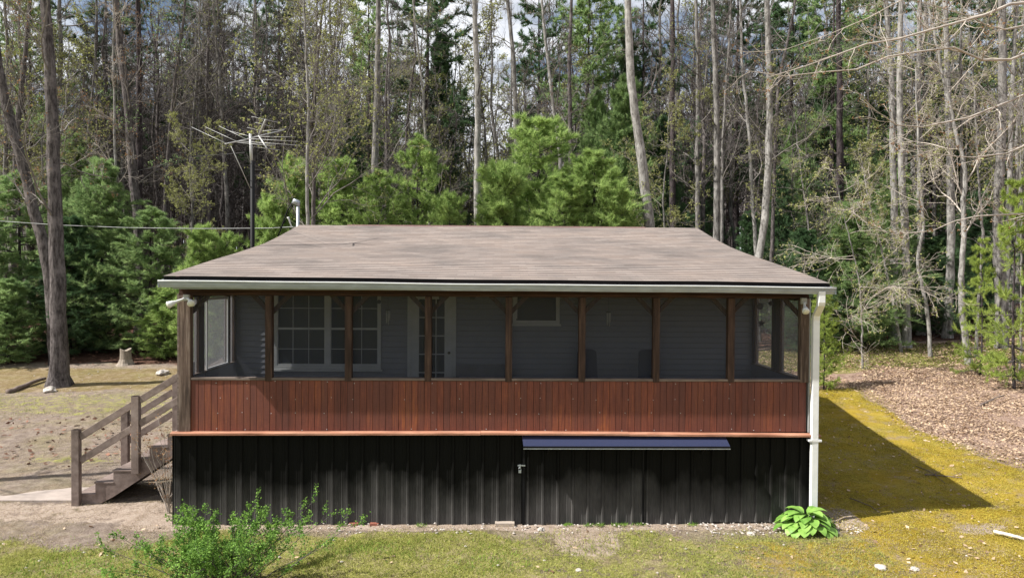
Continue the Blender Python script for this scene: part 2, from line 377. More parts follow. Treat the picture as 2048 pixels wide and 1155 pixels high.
def zones(X, Y, n1=0):
    X = np.asarray(X, float); Y = np.asarray(Y, float)
    bx = 11.0 + .45*np.sin(Y*.9)+n1*1.2
    moss = ss(5.2, 6.4, X+.3*np.minimum(0, Y))*(1-ss(bx-.5, bx+.4, X))*(1-ss(9.2, 10.2, Y+n1))*ss(-9, -5, Y)
    moss = np.maximum(moss, .55*ss(2.0, 4.5, X)*(1-ss(-1.0, -.6, Y))*(X < 12))
    woodl = ss(13.2, 15.2, Y+n1*1.5-.2*(X+14)*(X < 0)*0)
    wr = ss(15.8, 17.2, Y+n1*1.5)
    woods = np.where(X < 3, woodl, wr)
    litter = np.where(X > 3, np.maximum(ss(bx-.5, bx+.5, X), ss(9.2, 10.2, Y+n1)), 0)*(1-woods)
    cover = np.where(X > 6, ss(11.4, 12.6, Y+n1)*(1-ss(15.3, 16.4, Y)), 0)
    wv = .22*np.sin(X*1.9+1)+.16*np.sin(X*4.3)
    grass = (1-ss(-.75, -.2, Y+n1*.6+wv*.7+.5*(1-ss(-6.2, -4.8, X))))*(1-.38*ss(-1.2, 1.0, X))
    grass = np.maximum(grass, .45*ss(6.8, 7.6, Y+n1)*(1-ss(9.0, 10.2, Y+n1))*(X < -7))
    grass = np.maximum(grass, .5*np.exp(-((X+9.5)**2/3+(Y-3.6)**2/.3)))
    org = ss(9.3, 10.6, Y+n1)*(1-ss(12.6, 14, Y))*(X < -6)
    bare = ss(-.5, -.15, Y+n1*.5)*(1-ss(.3, .9, Y))*(np.abs(X) < 6.4)
    bare = np.maximum(bare, np.exp(-((X-1.5)**2/.5+(Y+.8)**2/.5))*1.0)
    bare = np.maximum(bare, .75*np.exp(-((X-8.2)**2/.5+(Y+.5)**2/.12)))
    bare = np.maximum(bare, .6*ss(-.3, .3, Y)*(1-ss(.9, 1.4, Y))*(X < -6))
    return dict(moss=moss, litter=litter, woods=woods, cover=cover, grass=grass, org=org, bare=bare)
def ground_mat():
    m, t, b = mat('ground_soil_and_turf'); v = coord(t)
    n_big = noi(t, v, 1.1, 6, .65); n_mid = noi(t, v, 5, 7, .7); n_fin = noi(t, v, 34, 5, .75); n_xf = noi(t, v, 110, 3, .7)
    def two(c1, c2, c3, s=n_mid):
        f = mth(t, 'ADD', mth(t, 'MULTIPLY', s, .5), mth(t, 'MULTIPLY', n_fin, .5)); return ramp(t, f, [(.36, c1), (.5, c2), (.64, c3)])
    def msk(name, k=.9):
        a = t.nodes.new('ShaderNodeAttribute'); a.attribute_name = name
        f = mth(t, 'ADD', a.outputs['Fac'], mth(t, 'MULTIPLY', mth(t, 'SUBTRACT', mth(t, 'ADD', mth(t, 'MULTIPLY', n_mid, .6), mth(t, 'MULTIPLY', n_fin, .4)), .5), k*2))
        mr = nd(t, 'ShaderNodeMapRange'); mr.interpolation_type = 'SMOOTHSTEP'; mr.inputs['From Min'].default_value = .38; mr.inputs['From Max'].default_value = .62
        t.links.new(f, mr.inputs['Value']); return mr.outputs[0]
    c = two((.12, .09, .075), (.24, .19, .155), (.36, .30, .25))
    c = mixc(t, msk('grass', 1.25), c, two((.11, .115, .03), (.24, .24, .06), (.38, .35, .14)))
    c = mixc(t, msk('org', .8), c, two((.12, .085, .045), (.21, .155, .075), (.31, .255, .18)))
    c = mixc(t, msk('moss', .7), c, two((.16, .11, .014), (.33, .23, .03), (.44, .325, .075), n_big))
    pt = ramp(t, noi(t, v, .8, 6, .7), [(.45, (0, 0, 0)), (.66, (.4, .4, .4))]); pt2 = ramp(t, noi(t, v, 2.3, 7, .75), [(.5, (0, 0, 0)), (.64, (.7, .7, .7))])
    c = mixc(t, pt, c, two((.12, .115, .03), (.21, .20, .06), (.34, .30, .14)))
    c = mixc(t, pt2, c, two((.17, .12, .08), (.28, .215, .15), (.42, .34, .26)))
    c = mixc(t, msk('litter', .6), c, two((.13, .08, .06), (.29, .20, .155), (.45, .34, .28)))
    c = mixc(t, msk('cover', .9), c, two((.08, .075, .02), (.18, .17, .05), (.30, .24, .14)))
    c = mixc(t, msk('woods', .5), c, two((.035, .018, .012), (.09, .048, .034), (.20, .12, .09)))
    c = mixc(t, msk('bare', .8), c, two((.24, .18, .135), (.38, .30, .24), (.48, .40, .33)))
    t.links.new(c, b.inputs['Base Color']); b.inputs['Roughness'].default_value = .97; b.inputs['Specular IOR Level'].default_value = .08
    bump(t, b, mth(t, 'ADD', mth(t, 'MULTIPLY', n_fin, .7), mth(t, 'ADD', mth(t, 'MULTIPLY', n_xf, .3), n_mid)), .9, .05); return m
build_ground()
sl = [(-7.45, 1.13), (-7.45, 2.74), (-9.7, 2.72), (-10.9, 2.0), (-11.2, 1.13)]
n = len(sl); V = [(x, y, .07) for x, y in sl]+[(x, y, -.1) for x, y in sl]
me_ = mk('path', V, [np.array([list(range(n))]), np.array([(i, n+i, n+(i+1) % n, (i+1) % n) for i in range(n)])], m_plain('pale_slab_concrete', (.33, .275, .24), .9, .18, 3)); me_['kind'] = 'structure'

rng = np.random.default_rng(7)
def scatter(n, x0, x1, y0, y1, zone=None, p=1.):
    x = rng.uniform(x0, x1, n); y = rng.uniform(y0, y1, n)
    k = ~((x > -5.6) & (x < 5.6) & (y > -.02) & (y < 12.6)) & ~((x > -11.2) & (x < -7.4) & (y > 1.1) & (y < 2.75))
    if zone: z = zones(x, y)[zone]; k &= rng.uniform(0, 1, n) < z*p
    x = x[k]; y = y[k]; return np.stack([x, y, H(x, y)+.012], -1)
def blades_obj(name, C, ln, wd, m, label, cat, lean=.6):
    D = unit(rng.normal(size=C.shape)*lean*np.array([1, 1, .2])+np.array([0, 0, 1])); V, Fc = blades(C, D, ln, wd, rng)
    tag(mk(name, V, Fc, m), label, cat, kind='stuff')
C = np.concatenate([scatter(90000, -9, 6, -3.4, -.3, 'grass'), scatter(30000, -20, -7, 6.3, 10.5, 'grass')])
C = C[np.array([noise.noise(Vector((a*1.1, b_*1.5, 5.))) for a, b_, _ in C]) > rng.uniform(-.45, .22, len(C))]
blades_obj('grass', C, .05, .010, MT['grass'], 'short yellow green grass in front of the cabin and on the left lawn', 'grass', .9)
C = np.concatenate([scatter(70000, -9, 8, -3.4, -.1), scatter(60000, -18, -6.2, -1, 8.5)])
C = C[np.array([noise.noise(Vector((a*1.1, b_*1.5, 5.))) for a, b_, _ in C]) < rng.uniform(-.25, .4, len(C))]
blades_obj('dry_grass', C, .035, .007, MT['grass_dry'], 'dry straw coloured grass thatch over the bare yard', 'dry grass', 1.6)
C = scatter(150000, 5.4, 12, -3.4, 10.2, 'moss')
blades_obj('moss', C, .022, .014, MT['moss'], 'ochre yellow moss carpet on the slope right of the cabin', 'moss', 1.3)
C = scatter(26000, -7, 4, -3.4, -.5); w_ = np.exp(-((C[:, 0]+2.1)**2/.5+(C[:, 1]+1.15)**2/.08))+.7*np.exp(-((C[:, 0]+.1)**2/.3+(C[:, 1]+1.6)**2/.1))+.8*np.exp(-((C[:, 0]+6)**2/1.2+(C[:, 1]+1.7)**2/.2))+.03
C = np.concatenate([C[rng.uniform(size=len(C)) < w_]]+[np.array([q, -.05-abs(rng.normal())*.03, 0.01])+rng.normal(size=(60, 3))*np.array([.05, .025, 0]) for q in rng.uniform(-5.4, 5., 16)])
blades_obj('lush_grass', C, .06, .010, MT['lush'], 'fresh bright green grass patches in the front lawn', 'fresh grass', .9)
def cards_obj(name, C, size, m, label, cat, flat=.75):
    V, Fc = cards(C, size, rng, .6, flat); V[:, 2] += size*.25; tag(mk(name, V, Fc, m), label, cat, kind='stuff')
cards_obj('fine_leaf_litter', scatter(60000, 6, 22, 2, 16, 'litter'), .03, MT['dead_leaf'], 'crumbled small leaf fragments between the larger fallen leaves on the bank', 'leaf fragments', .85)
cards_obj('leaf_litter', np.concatenate([scatter(46000, 6, 24, 2, 16, 'litter'), scatter(500, 5.7, 11, -3, 9), scatter(160, -12, 8, -3, -.1)]), .040, MT['dead_leaf'], 'dry pinkish brown fallen leaves covering the right hand bank', 'fallen leaves')
cards_obj('woodland_floor_leaves', np.concatenate([scatter(22000, -32, 40, 13, 34, 'woods'), scatter(500, -17, -6.2, 3, 7)]), .06, MT['dead_leaf_dark'], 'dark red brown leaf carpet under the forest trees', 'leaf carpet')
cards_obj('ground_cover', scatter(16000, 8, 28, 11, 17, 'cover'), .05, MT['cover'], 'low yellow green ground cover along the wood edge', 'ground cover', .5)
# gravel as stuff, bigger stones as things
def rock_mesh(C, S):
    parts = []
    t_ = [(0, 0, 1), (1, 0, 0), (0, 1, 0), (-1, 0, 0), (0, -1, 0), (0, 0, -1)]
    for c, s_ in zip(C, S):
        v = np.array([(a, b_, c_) for a, b_, c_ in t_])*rng.uniform(.6, 1.1, (6, 1))*np.array([1, .9, .55])*s_
        th = rng.uniform(0, 6); R2 = np.array([[math.cos(th), -math.sin(th), 0], [math.sin(th), math.cos(th), 0], [0, 0, 1]])
        e = [(0, 1, 2), (0, 2, 3), (0, 3, 4), (0, 4, 1), (5, 2, 1), (5, 3, 2), (5, 4, 3), (5, 1, 4)]
        parts.append((v@R2.T+c, np.array(e)))
    return join(parts)
C = np.concatenate([scatter(260, 3.6, 6.2, -.6, .0), scatter(150, -3, 3.6, -.5, 0), scatter(120, -16, -9, 9.5, 13.5), scatter(60, 6, 12, -3, 8), scatter(60, -8, 6, -3, -.6)])
V, Fc = rock_mesh(C, rng.uniform(.012, .04, len(C))); tag(mk('gravel', V, Fc, MT['stone']), 'pale gravel and pebbles strewn along the foot of the skirting', 'gravel', kind='stuff')
def rock(px, py, s_, label, m='stone'):
    o_ = None
    d = ray(px, py); t_ = 3.
    while True:
        p = CAM+d*t_
        if p[2] < h(p[0], p[1]) or t_ > 60: break
        t_ += .01
    u_ = []; 
    import bmesh
    bm = bmesh.new(); bmesh.ops.create_icosphere(bm, subdivisions=3, radius=1)
    for v in bm.verts:
        q = v.co*1.6+Vector((px, py, 0)); k = 1+.35*noise.noise(q)+.15*noise.noise(q*2.3); v.co = Vector((v.co.x*k*s_, v.co.y*k*s_*.8, v.co.z*k*s_*.55))
    me = bpy.data.meshes.new('rock'); bm.to_mesh(me); bm.free(); me.materials.append(MT[m])
    o = bpy.data.objects.new('rock', me); COL.objects.link(o); o.location = (p[0], p[1], h(p[0], p[1])+s_*.15); o.rotation_euler = (0, 0, px)
    tag(o, label, 'rock'); return o
rock(1762, 1137, .09, 'whitish stone low on the moss right of the hosta')
rock(1829, 1140, .075, 'flat pale stone beside the whitish stone at the lower right')
rock(1082, 1060, .075, 'light stone lying just under the sheet metal door')
rock(325, 748, .24, 'pale flat rock on the lawn left of the corner post')
rock(100, 783, .22, 'cluster of white stone at the foot of the big left tree')
rock(1501, 1068, .07, 'cream stone in the gravel strip near the right end of the skirting')
rock(1157, 1141, .05, 'small round white stone in the foreground grass')

# ---------------------------------------------------------------- the cabin
house = thing('cabin', 'single storey cabin with brown shingle roof, red board band and black metal skirting', 'cabin', (0, 0, 0))
XL, XR = -5.60, 5.68
def sag(x): return .007*math.sin((x+5.6)*.9)+.004*math.sin(x*2.1)
PROF = [(-.33, 4.298), (.4, 4.415), (1.5, 4.595), (2.9, 4.81), (3.8, 4.95), (4.7, 5.11), (5.6, 5.30), (6.7, 5.56), (7.6, 5.775)]
def prof(u):          # u = 0..1 on arc length
    P = np.array(PROF); d = np.r_[0, np.cumsum(np.hypot(*np.diff(P, axis=0).T))]; s_ = u*d[-1]
    return np.interp(s_, d, P[:, 0]), np.interp(s_, d, P[:, 1]), d[-1]
def build_roof():
    rows = 38; _, _, LEN = prof(0.)
    xs = np.linspace(XL, XR, 60); V, Q, UV = [], [], []
    us = np.linspace(0, 1, rows+1); prev = None
    for k in range(rows):
        for e, dz in ((us[k], .003), (us[k+1], .0)):
            y, z, _ = prof(e)
            for x in xs:
                xe = x
                wob = .008*min(1, e*4)*noise.noise(Vector((x*.7, y*.9, 1)))
                V.append((xe, y-(.006 if dz > 0 else 0), z+dz+wob+(sag(x)*.6-.0042*(x+5.6))*(1-e)))
    n_ = len(xs)
    for k in range(rows):
        a = k*2*n_
        for j in range(n_-1):
            Q.append((a+j, a+j+1, a+n_+j+1, a+n_+j)); u0_, u1_ = xs[j]+6, xs[j+1]+6; v0, v1 = us[k]*LEN, us[k+1]*LEN
            UV += [(u0_, v0), (u1_, v0), (u1_, v1), (u0_, v1)]
            if k < rows-1:
                b_ = a+n_; Q.append((b_+j, b_+j+1, b_+n_+j+1, b_+n_+j)); UV += [(u0_, v1), (u1_, v1), (u1_, v1+.001), (u0_, v1+.001)]
    # back slope and thickness
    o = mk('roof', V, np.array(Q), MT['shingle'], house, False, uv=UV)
    mb = MB(); yb, zb = 13.0, 4.1
    P = [(p[0], p[1]-.07) for p in PROF]+[(yb, zb)]; Pl = [(p[0], p[1]-.12) for p in PROF]+[(yb, zb-.1)]
    for i in range(len(P)-1):
        for (xa, xb) in ((XL+.004, XR-.004),):
            (y0, z0), (y1, z1) = P[i], P[i+1]; (_, w0), (_, w1) = Pl[i], Pl[i+1]
            mb.add([(xa, y0, z0), (xb, y0, z0), (xb, y1, z1), (xa, y1, z1), (xa, y0, w0), (xb, y0, w0), (xb, y1, w1), (xa, y1, w1)],
                   [(0, 1, 2, 3), (7, 6, 5, 4), (0, 3, 7, 4), (1, 5, 6, 2)])
    mb.build('roof_deck', MT['ridge'], house)
    c = MB()
    for x0, x1 in ((-4.25, 4.2),):
        c.add([(x0, 7.42, 5.69), (x1, 7.42, 5.69), (x1, 7.42, 5.715), (x0, 7.42, 5.715), (x0, 7.62, 5.80), (x1, 7.62, 5.80), (x0, 7.84, 5.74), (x1, 7.84, 5.74), (x0, 7.84, 5.68), (x1, 7.84, 5.68)],
              [(0, 1, 2, 3), (3, 2, 5, 4), (4, 5, 7, 6), (6, 7, 9, 8), (0, 3, 4, 4), (2, 1, 5, 5)][:4])
        c.add([(x0, 7.42, 5.69), (x0, 7.42, 5.715), (x0, 7.62, 5.80), (x0, 7.84, 5.74)], [(0, 1, 2, 3)]); c.add([(x1, 7.42, 5.69), (x1, 7.42, 5.715), (x1, 7.62, 5.80), (x1, 7.84, 5.74)], [(0, 3, 2, 1)])
    c.build('ridge_cap', MT['ridge'], o)
    return o
roof = build_roof()
de = MB(); ex_ = np.linspace(XL+.01, XR-.01, 40)
for i in range(39):
    za, zb = [4.295+sag(q)*.6-.0042*(q+5.6) for q in (ex_[i], ex_[i+1])]
    de.add([(ex_[i], -.322, za-.13), (ex_[i+1], -.322, zb-.13), (ex_[i+1], -.322, zb), (ex_[i], -.322, za), (ex_[i], -.30, za-.13), (ex_[i+1], -.30, zb-.13), (ex_[i+1], -.30, zb), (ex_[i], -.30, za)], [(0, 1, 2, 3), (7, 6, 5, 4), (0, 4, 5, 1), (3, 2, 6, 7)])
de.build('eave_strip', MT['black_metal'], house)  # even black strip between the shingle edge and the gutter
# gutter: K profile swept along x
gp = [(-.305, .062), (-.312, .062), (-.312, -.075), (-.40, -.075), (-.415, -.045), (-.425, -.03), (-.43, .0), (-.45, .012), (-.45, .03), (-.435, .034), (-.435, .026), (-.443, .022), (-.425, .008), (-.41, -.03), (-.395, -.066), (-.305, -.066)]
def gutz(x): return 4.187-.0042*(x+5.63)+sag(x)*.6
xs = np.linspace(-5.63, 5.73, 50); V, Q = [], []
for x in xs:
    for y, z in gp: V.append((x, y, gutz(x)+z))
g_ = len(gp)
for i in range(len(xs)-1):
    for j in range(g_): Q.append((i*g_+j, (i+1)*g_+j, (i+1)*g_+(j+1) % g_, i*g_+(j+1) % g_))
gut = mk('gutter', V, np.array(Q), MT['white_shaded'], house)
c = MB()
for x in (-5.63, 5.728): z = gutz(x); MB().box(x-.003, -.44, z-.074, x+.005, -.31, z+.01).build('end_cap', MT['white_shaded'], gut)
rim = MB(); rim.tube([(x, -.447, gutz(x)+.036) for x in xs], .010, 6); rim.build('gutter_rim', MT['white'], gut, True)  # white bead carries the rim highlight in its colour
for x in np.arange(-5.2, 5.7, .78): MB().box(x-.012, -.45, gutz(x)+.036, x+.012, -.31, gutz(x)+.045).build('gutter_hanger', MT['white'], gut)
MB().box(-5.45, -.30, 4.085, 5.5, -.275, 4.15).build('fascia', MT['white_shaded'], house)
MB().box(-5.45, -.275, 4.085, 5.5, .0, 4.10).build('soffit', MT['ceiling'], house)
# header beam and posts
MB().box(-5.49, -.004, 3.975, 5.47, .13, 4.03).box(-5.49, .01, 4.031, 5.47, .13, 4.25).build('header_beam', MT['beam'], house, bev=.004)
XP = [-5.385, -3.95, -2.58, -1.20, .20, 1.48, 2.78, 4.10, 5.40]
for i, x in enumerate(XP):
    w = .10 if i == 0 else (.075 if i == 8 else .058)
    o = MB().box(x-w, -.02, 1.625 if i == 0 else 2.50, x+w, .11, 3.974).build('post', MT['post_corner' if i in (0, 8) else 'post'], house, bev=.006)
    if i == 0: o['label'] = 'thick cracked grey brown corner post'
    for s_ in (-1, 1):
        if (i == 0 and s_ < 0) or (i == 8 and s_ > 0): continue
        b_ = MB().bar((x+s_*(w-.04), .14, 3.68), (x+s_*(w+.29), .14, 4.02), .06, .075).build('brace', MT['post'], house, bev=.004)
# corner boards beside the outer posts
MB().box(-5.512, -.012, 1.625, -5.487, .1, 4.0).build('corner_board', MT['sill'], house)
MB().box(5.476, -.012, 1.625, 5.50, .1, 3.97).build('corner_board', MT['white_trim'], house)
MB().box(-5.28, -.015, 2.515, 5.32, .15, 2.555).build('sill', MT['sill'], house, bev=.003)
# red board band
mb = MB(); x = -5.38; k = 0
while x < 5.44:
    w = .109*rng.uniform(.97, 1.03); x1 = min(x+w, 5.44)
    mb.box(x+.0025, .0+rng.uniform(0, .004), 1.63, x1-.0005, .022, 2.512+rng.uniform(-.004, .0)); x = x1+.002
red = mb.build('red_board_band', MT['red'], house, bev=.003)
MB().box(-5.40, .024, 1.62, 5.45, .06, 2.514).build('band_backing', MT['black_metal'], house)
nl = MB()
for i, x in enumerate(np.arange(-5.3, 5.4, .47)):
    for z in (1.66, 1.95, 2.20, 2.48):
        if rng.uniform() < .72:
            xx = x+rng.uniform(-.08, .08); zz = z+rng.uniform(-.02, .02); MB().tube([(xx, -.003, zz), (xx, .004, zz)], .006, 6).build('nail', MT['white'], red)
for x0, x1, z0, z1 in ((-5.60, -.28, 1.628, 1.640), (-.276, 2.3, 1.645, 1.633), (2.304, 5.66, 1.628, 1.612)):
    MB().add([(x0, -.10, z0-.052), (x1, -.10, z1-.052), (x1, .02, z1-.052), (x0, .02, z0-.052), (x0, -.10, z0-.018), (x1, -.10, z1-.018), (x1, -.003, z1), (x0, -.003, z0)],
             [(3, 2, 1, 0), (0, 1, 5, 4), (4, 5, 6, 7), (0, 4, 7, 3), (1, 2, 6, 5)]).build('base_trim', MT['trimwood'], house)
# ribbed metal skirting
def ribbed(x0, x1, z0, z1, y, pitch=.262, phase=0.):
    pts = []; x = x0
    pr = [(0, 0), (.014, -.032), (.042, -.032), (.062, 0), (.115, 0), (.121, -.003), (.129, -.003), (.135, 0), (.185, 0), (.191, -.003), (.199, -.003), (.205, 0)]
    k = math.floor((x0-phase)/pitch)
    while phase+k*pitch < x1:
        for a, b_ in pr:
            X_ = phase+k*pitch+a
            if x0 <= X_ <= x1: pts.append((X_, y+b_))
        k += 1
    pts = [(x0, pts[0][1])]+pts+[(x1, pts[-1][1])]
    V = []; nz_ = 2
    for X_, Y_ in pts: V += [(X_, Y_, z0), (X_, Y_, z1)]
    Q = [(2*i, 2*i+2, 2*i+3, 2*i+1) for i in range(len(pts)-1)]; return V, Q
sk = MB(); sk.add(*ribbed(-5.585, .44, .0, 1.575, .03)); sk.add(*ribbed(2.60, 3.62, -.06, 1.575, .03)); sk.add(*ribbed(3.62, 5.60, .03, 1.575, .034, phase=.1))
skirt = sk.build('skirting', MT['skirt'], house)
sd_ = MB()
for X_ in (-5.585, 5.60):
    V, Q = ribbed(.03, 12.5, -.1, 1.575, 0); sg = 1 if X_ < 0 else -1
    sd_.add([(X_+sg*v[1], v[0], v[2]) for v in V], Q)
sd_.add([(-5.58, 12.5, -.1), (5.6, 12.5, -.1), (5.6, 12.5, 1.57), (-5.58, 12.5, 1.57)], [(0, 1, 2, 3)])
sd_.build('side_skirting', MT['skirt'], house)
MB().box(-5.5, .10, -.2, 5.5, .14, 1.5).build('crawl_space_backing', MT['black_metal'], house)
dr = MB(); V, Q = ribbed(.50, 2.56, -.045, 1.40, .012); dr.add(V, Q); door = dr.build('storage_door', MT['skirt'], house)
f_ = MB().box(.455, -.015, -.065, .495, .02, 1.42).box(.497, -.013, -.07, 2.56, .016, -.045).box(2.56, -.01, -.065, 2.585, .02, 1.42); f_.build('door_frame', MT['black_metal'], door)
lt = MB().box(.37, -.02, 1.03, .50, -.005, 1.05).box(.40, -.045, 1.0, .42, -.02, 1.06).box(.385, -.05, .92, .43, -.025, .965).tube([(.39, -.037, .96), (.39, -.037, 1.0), (.405, -.037, 1.015), (.425, -.037, 1.0), (.425, -.037, .96)], .005, 6)
lt.build('padlock_hasp', MT['steel'], door)
aw = MB().add([(.44, -.002, 1.572), (4.0, -.002, 1.572), (4.03, -.215, 1.425), (.46, -.215, 1.425), (.44, -.002, 1.564), (4.0, -.002, 1.564), (4.03, -.215, 1.415), (.46, -.215, 1.415)],
              [(3, 2, 1, 0), (4, 5, 6, 7), (0, 4, 7, 3), (1, 2, 6, 5)])
awn = aw.build('door_awning', MT['awning'], house)
MB().box(.46, -.222, 1.385, 4.03, -.216, 1.427).build('awning_lip', MT['black_metal'], awn)
MB().box(.46, -.232, 1.378, 4.03, -.222, 1.39).build('awning_bead', MT['steel'], awn)
for x in (.9, 3.6): MB().bar((x, -.2, 1.40), (x, .0, 1.25), .03, .02, (1, 0, 0)).build('awning_bracket', MT['black_metal'], awn)
# porch inside
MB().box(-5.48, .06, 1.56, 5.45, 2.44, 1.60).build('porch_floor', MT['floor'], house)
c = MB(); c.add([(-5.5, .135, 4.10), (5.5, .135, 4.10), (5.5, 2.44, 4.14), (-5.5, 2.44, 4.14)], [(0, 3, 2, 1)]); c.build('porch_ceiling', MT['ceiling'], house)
def lap(x0, x1, z0, z1, y, ex=.114):
    V, Q = [], []; z = z0; i = 0
    while z < z1:
        a = len(V); V += [(x0, y-.024, z+.008), (x1, y-.024, z+.008), (x1, y-.004, z+ex), (x0, y-.004, z+ex), (x0, y+.01, z), (x1, y+.01, z)]
        Q += [(a, a+1, a+2, a+3), (a+4, a+5, a+1, a)]; z += ex
    return V, Q
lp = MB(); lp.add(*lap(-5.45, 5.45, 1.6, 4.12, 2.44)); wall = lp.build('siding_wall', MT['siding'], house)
bw = MB()
for X_ in (-5.5, 5.5):
    bw.box(min(X_, X_*.99), 2.46, 1.57, max(X_, X_*.99), 12.4, 4.3)
    s_ = [(2.46, 4.3)]+[(y, z-.12) for y, z in PROF if y > 2.5]+[(12.4, 4.2)]
    for i in range(len(s_)-1): bw.add([(X_, s_[i][0], 4.2), (X_, s_[i+1][0], 4.2), (X_, s_[i+1][0], s_[i+1][1]), (X_, s_[i][0], s_[i][1])], [(0, 1, 2, 3)])
bw.box(-5.44, 12.36, 1.57, 5.44, 12.4, 4.2); bw.box(-5.44, 2.46, 4.16, 5.44, 2.5, 4.42); bw.build('house_wall', MT['siding'], house)
def window(x0, x1, z0, z1, y, units, grid, fr=.075):
    w = MB(); w.box(x0, y-.055, z0, x1, y-.018, z0+fr).box(x0, y-.055, z1-fr, x1, y-.018, z1).box(x0, y-.055, z0+fr, x0+fr, y-.018, z1-fr).box(x1-fr, y-.055, z0+fr, x1, y-.018, z1-fr)
    nu = len(units)-1
    for u_ in units[1:-1]: w.box(u_-.06, y-.057, z0+fr, u_+.06, y-.018, z1-fr)
    f = w.build('window', MT['white_trim'], house, bev=.004)
    zm = (z0+z1)/2
    for i in range(nu):
        a = units[i]+(fr if i == 0 else .06)+.001; b_ = units[i+1]-(fr if i == nu-1 else .06)-.001
        s_ = MB(); 
        if grid:
            s_.box(a, y-.052, zm-.02, b_, y-.022, zm+.02)
            for q in (1, 2): s_.box(a+(b_-a)*q/3-.006, y-.04, z0+fr+.03, a+(b_-a)*q/3+.006, y-.03, z1-fr)
            for q in (.25, .75): s_.box(a, y-.041, z0+(z1-z0)*q-.006, b_, y-.031, z0+(z1-z0)*q+.006)
            s_.box(a, y-.05, z0+fr, b_, y-.022, z0+fr+.04)
        s_.box(a, y-.05, z0+fr+.04, a+.02, y-.022, z1-fr); s_.build('sash', MT['white_trim'], f)
        MB().box(a, y-.030, z0+fr, b_, y-.024, z1-fr).build('pane', MT['glass'], f)
    MB().box(x0-.03, y-.10, z0-.035, x1+.03, y-.018, z0-.001).build('window_sill', MT['white_trim'], f); return f
window(-4.64, -2.42, 2.39, 4.08, 2.44, (-4.64, -3.53, -2.42), True)
window(.32, 1.30, 3.35, 3.99, 2.44, (.32, 1.30), False)
# entrance door
X0, X1 = -1.87, -.86
fr = MB().box(X0, 2.38, 1.6, X0+.07, 2.422, 4.02).box(X1-.07, 2.38, 1.6, X1, 2.422, 4.02).box(X0, 2.38, 4.02, X1, 2.422, 4.1).build('front_door', MT['white_trim'], house)
dl = MB().box(X0+.071, 2.39, 1.62, X0+.24, 2.42, 4.02).box(X1-.24, 2.39, 1.62, X1-.071, 2.42, 4.02).box(X0+.241, 2.39, 1.62, X1-.241, 2.42, 1.95).box(X0+.241, 2.39, 3.86, X1-.241, 2.42, 4.02)
dl.build('door_leaf', MT['white_trim'], fr, bev=.003)
mu = MB(); a, b_ = X0+.24, X1-.24
for q in (1, 2): mu.box(a+(b_-a)*q/3-.01, 2.392, 1.95, a+(b_-a)*q/3+.01, 2.405, 3.86)
for q in range(1, 5): mu.box(a, 2.391, 1.95+1.91*q/5-.01, b_, 2.404, 1.95+1.91*q/5+.01)
mu.build('muntins', MT['white_trim'], fr); MB().box(a, 2.408, 1.95, b_, 2.412, 3.86).build('door_glass', MT['glass'], fr)
MB().tube([(X1-.14, 2.39, 2.75), (X1-.14, 2.36, 2.75), (X1-.14, 2.33, 2.75)], [.012, .012, .03], 10).build('door_knob', MT['darkthing'], fr, True)
# side walls of the porch with screens
def side(X_, sg, solids, opens, inner):
    xa, xb = sorted((X_, X_-sg*.09))
    b_ = MB().box(xa, .12, 1.6, xb, 2.43, 2.53).build('porch_side_wall', MT['siding'], house)
    MB().box(xa-.02, .115, 2.531, xb+.02, 2.42, 2.558).build('side_sill', MT['sill'], house)
    MB().box(xa, .14, 3.93, xb, 2.43, 4.05).build('side_beam', MT['beam'], house)
    for y0, y1 in solids: MB().box(xa, y0, 2.56, xb, y1, 3.929).build('side_post', MT['post'], house, bev=.004)
    xm = (xa+xb)/2
    for y0, y1 in opens: mk('side_screen', [(xm, y0, 2.56), (xm, y1, 2.56), (xm, y1, 3.93), (xm, y0, 3.93)], np.array([(0, 1, 2, 3)]), MT['screen_side'], house)
side(-5.50, -1, [(.62, .86), (1.98, 2.10), (2.30, 2.42)], [(.12, .62), (.93, 1.95), (2.1, 2.3)], 0)
side(5.46, 1, [(1.0, 1.4), (2.28, 2.42)], [(.12, 1.0), (1.4, 2.28)], 0)
sdoor = MB().box(-5.42, .93, 2.56, -5.395, .97, 3.9).box(-5.42, 1.92, 2.56, -5.395, 1.955, 3.9).box(-5.42, .97, 2.56, -5.395, 1.92, 2.59).box(-5.42, .97, 3.86, -5.395, 1.92, 3.9)
sdo = sdoor.build('screen_door', MT['white'], house)
MB().box(-5.42, .93, 1.62, -5.395, 1.955, 2.558).build('door_panel', MT['siding'], sdo)
for i in range(8):
    x0 = XP[i]+(.1 if i == 0 else .066); x1 = XP[i+1]-.066
    mk('screen', [(x0, .085, 2.557), (x1, .085, 2.557), (x1, .085, 3.975), (x0, .085, 3.975)], np.array([(0, 1, 2, 3)]), MT['screen'], house)
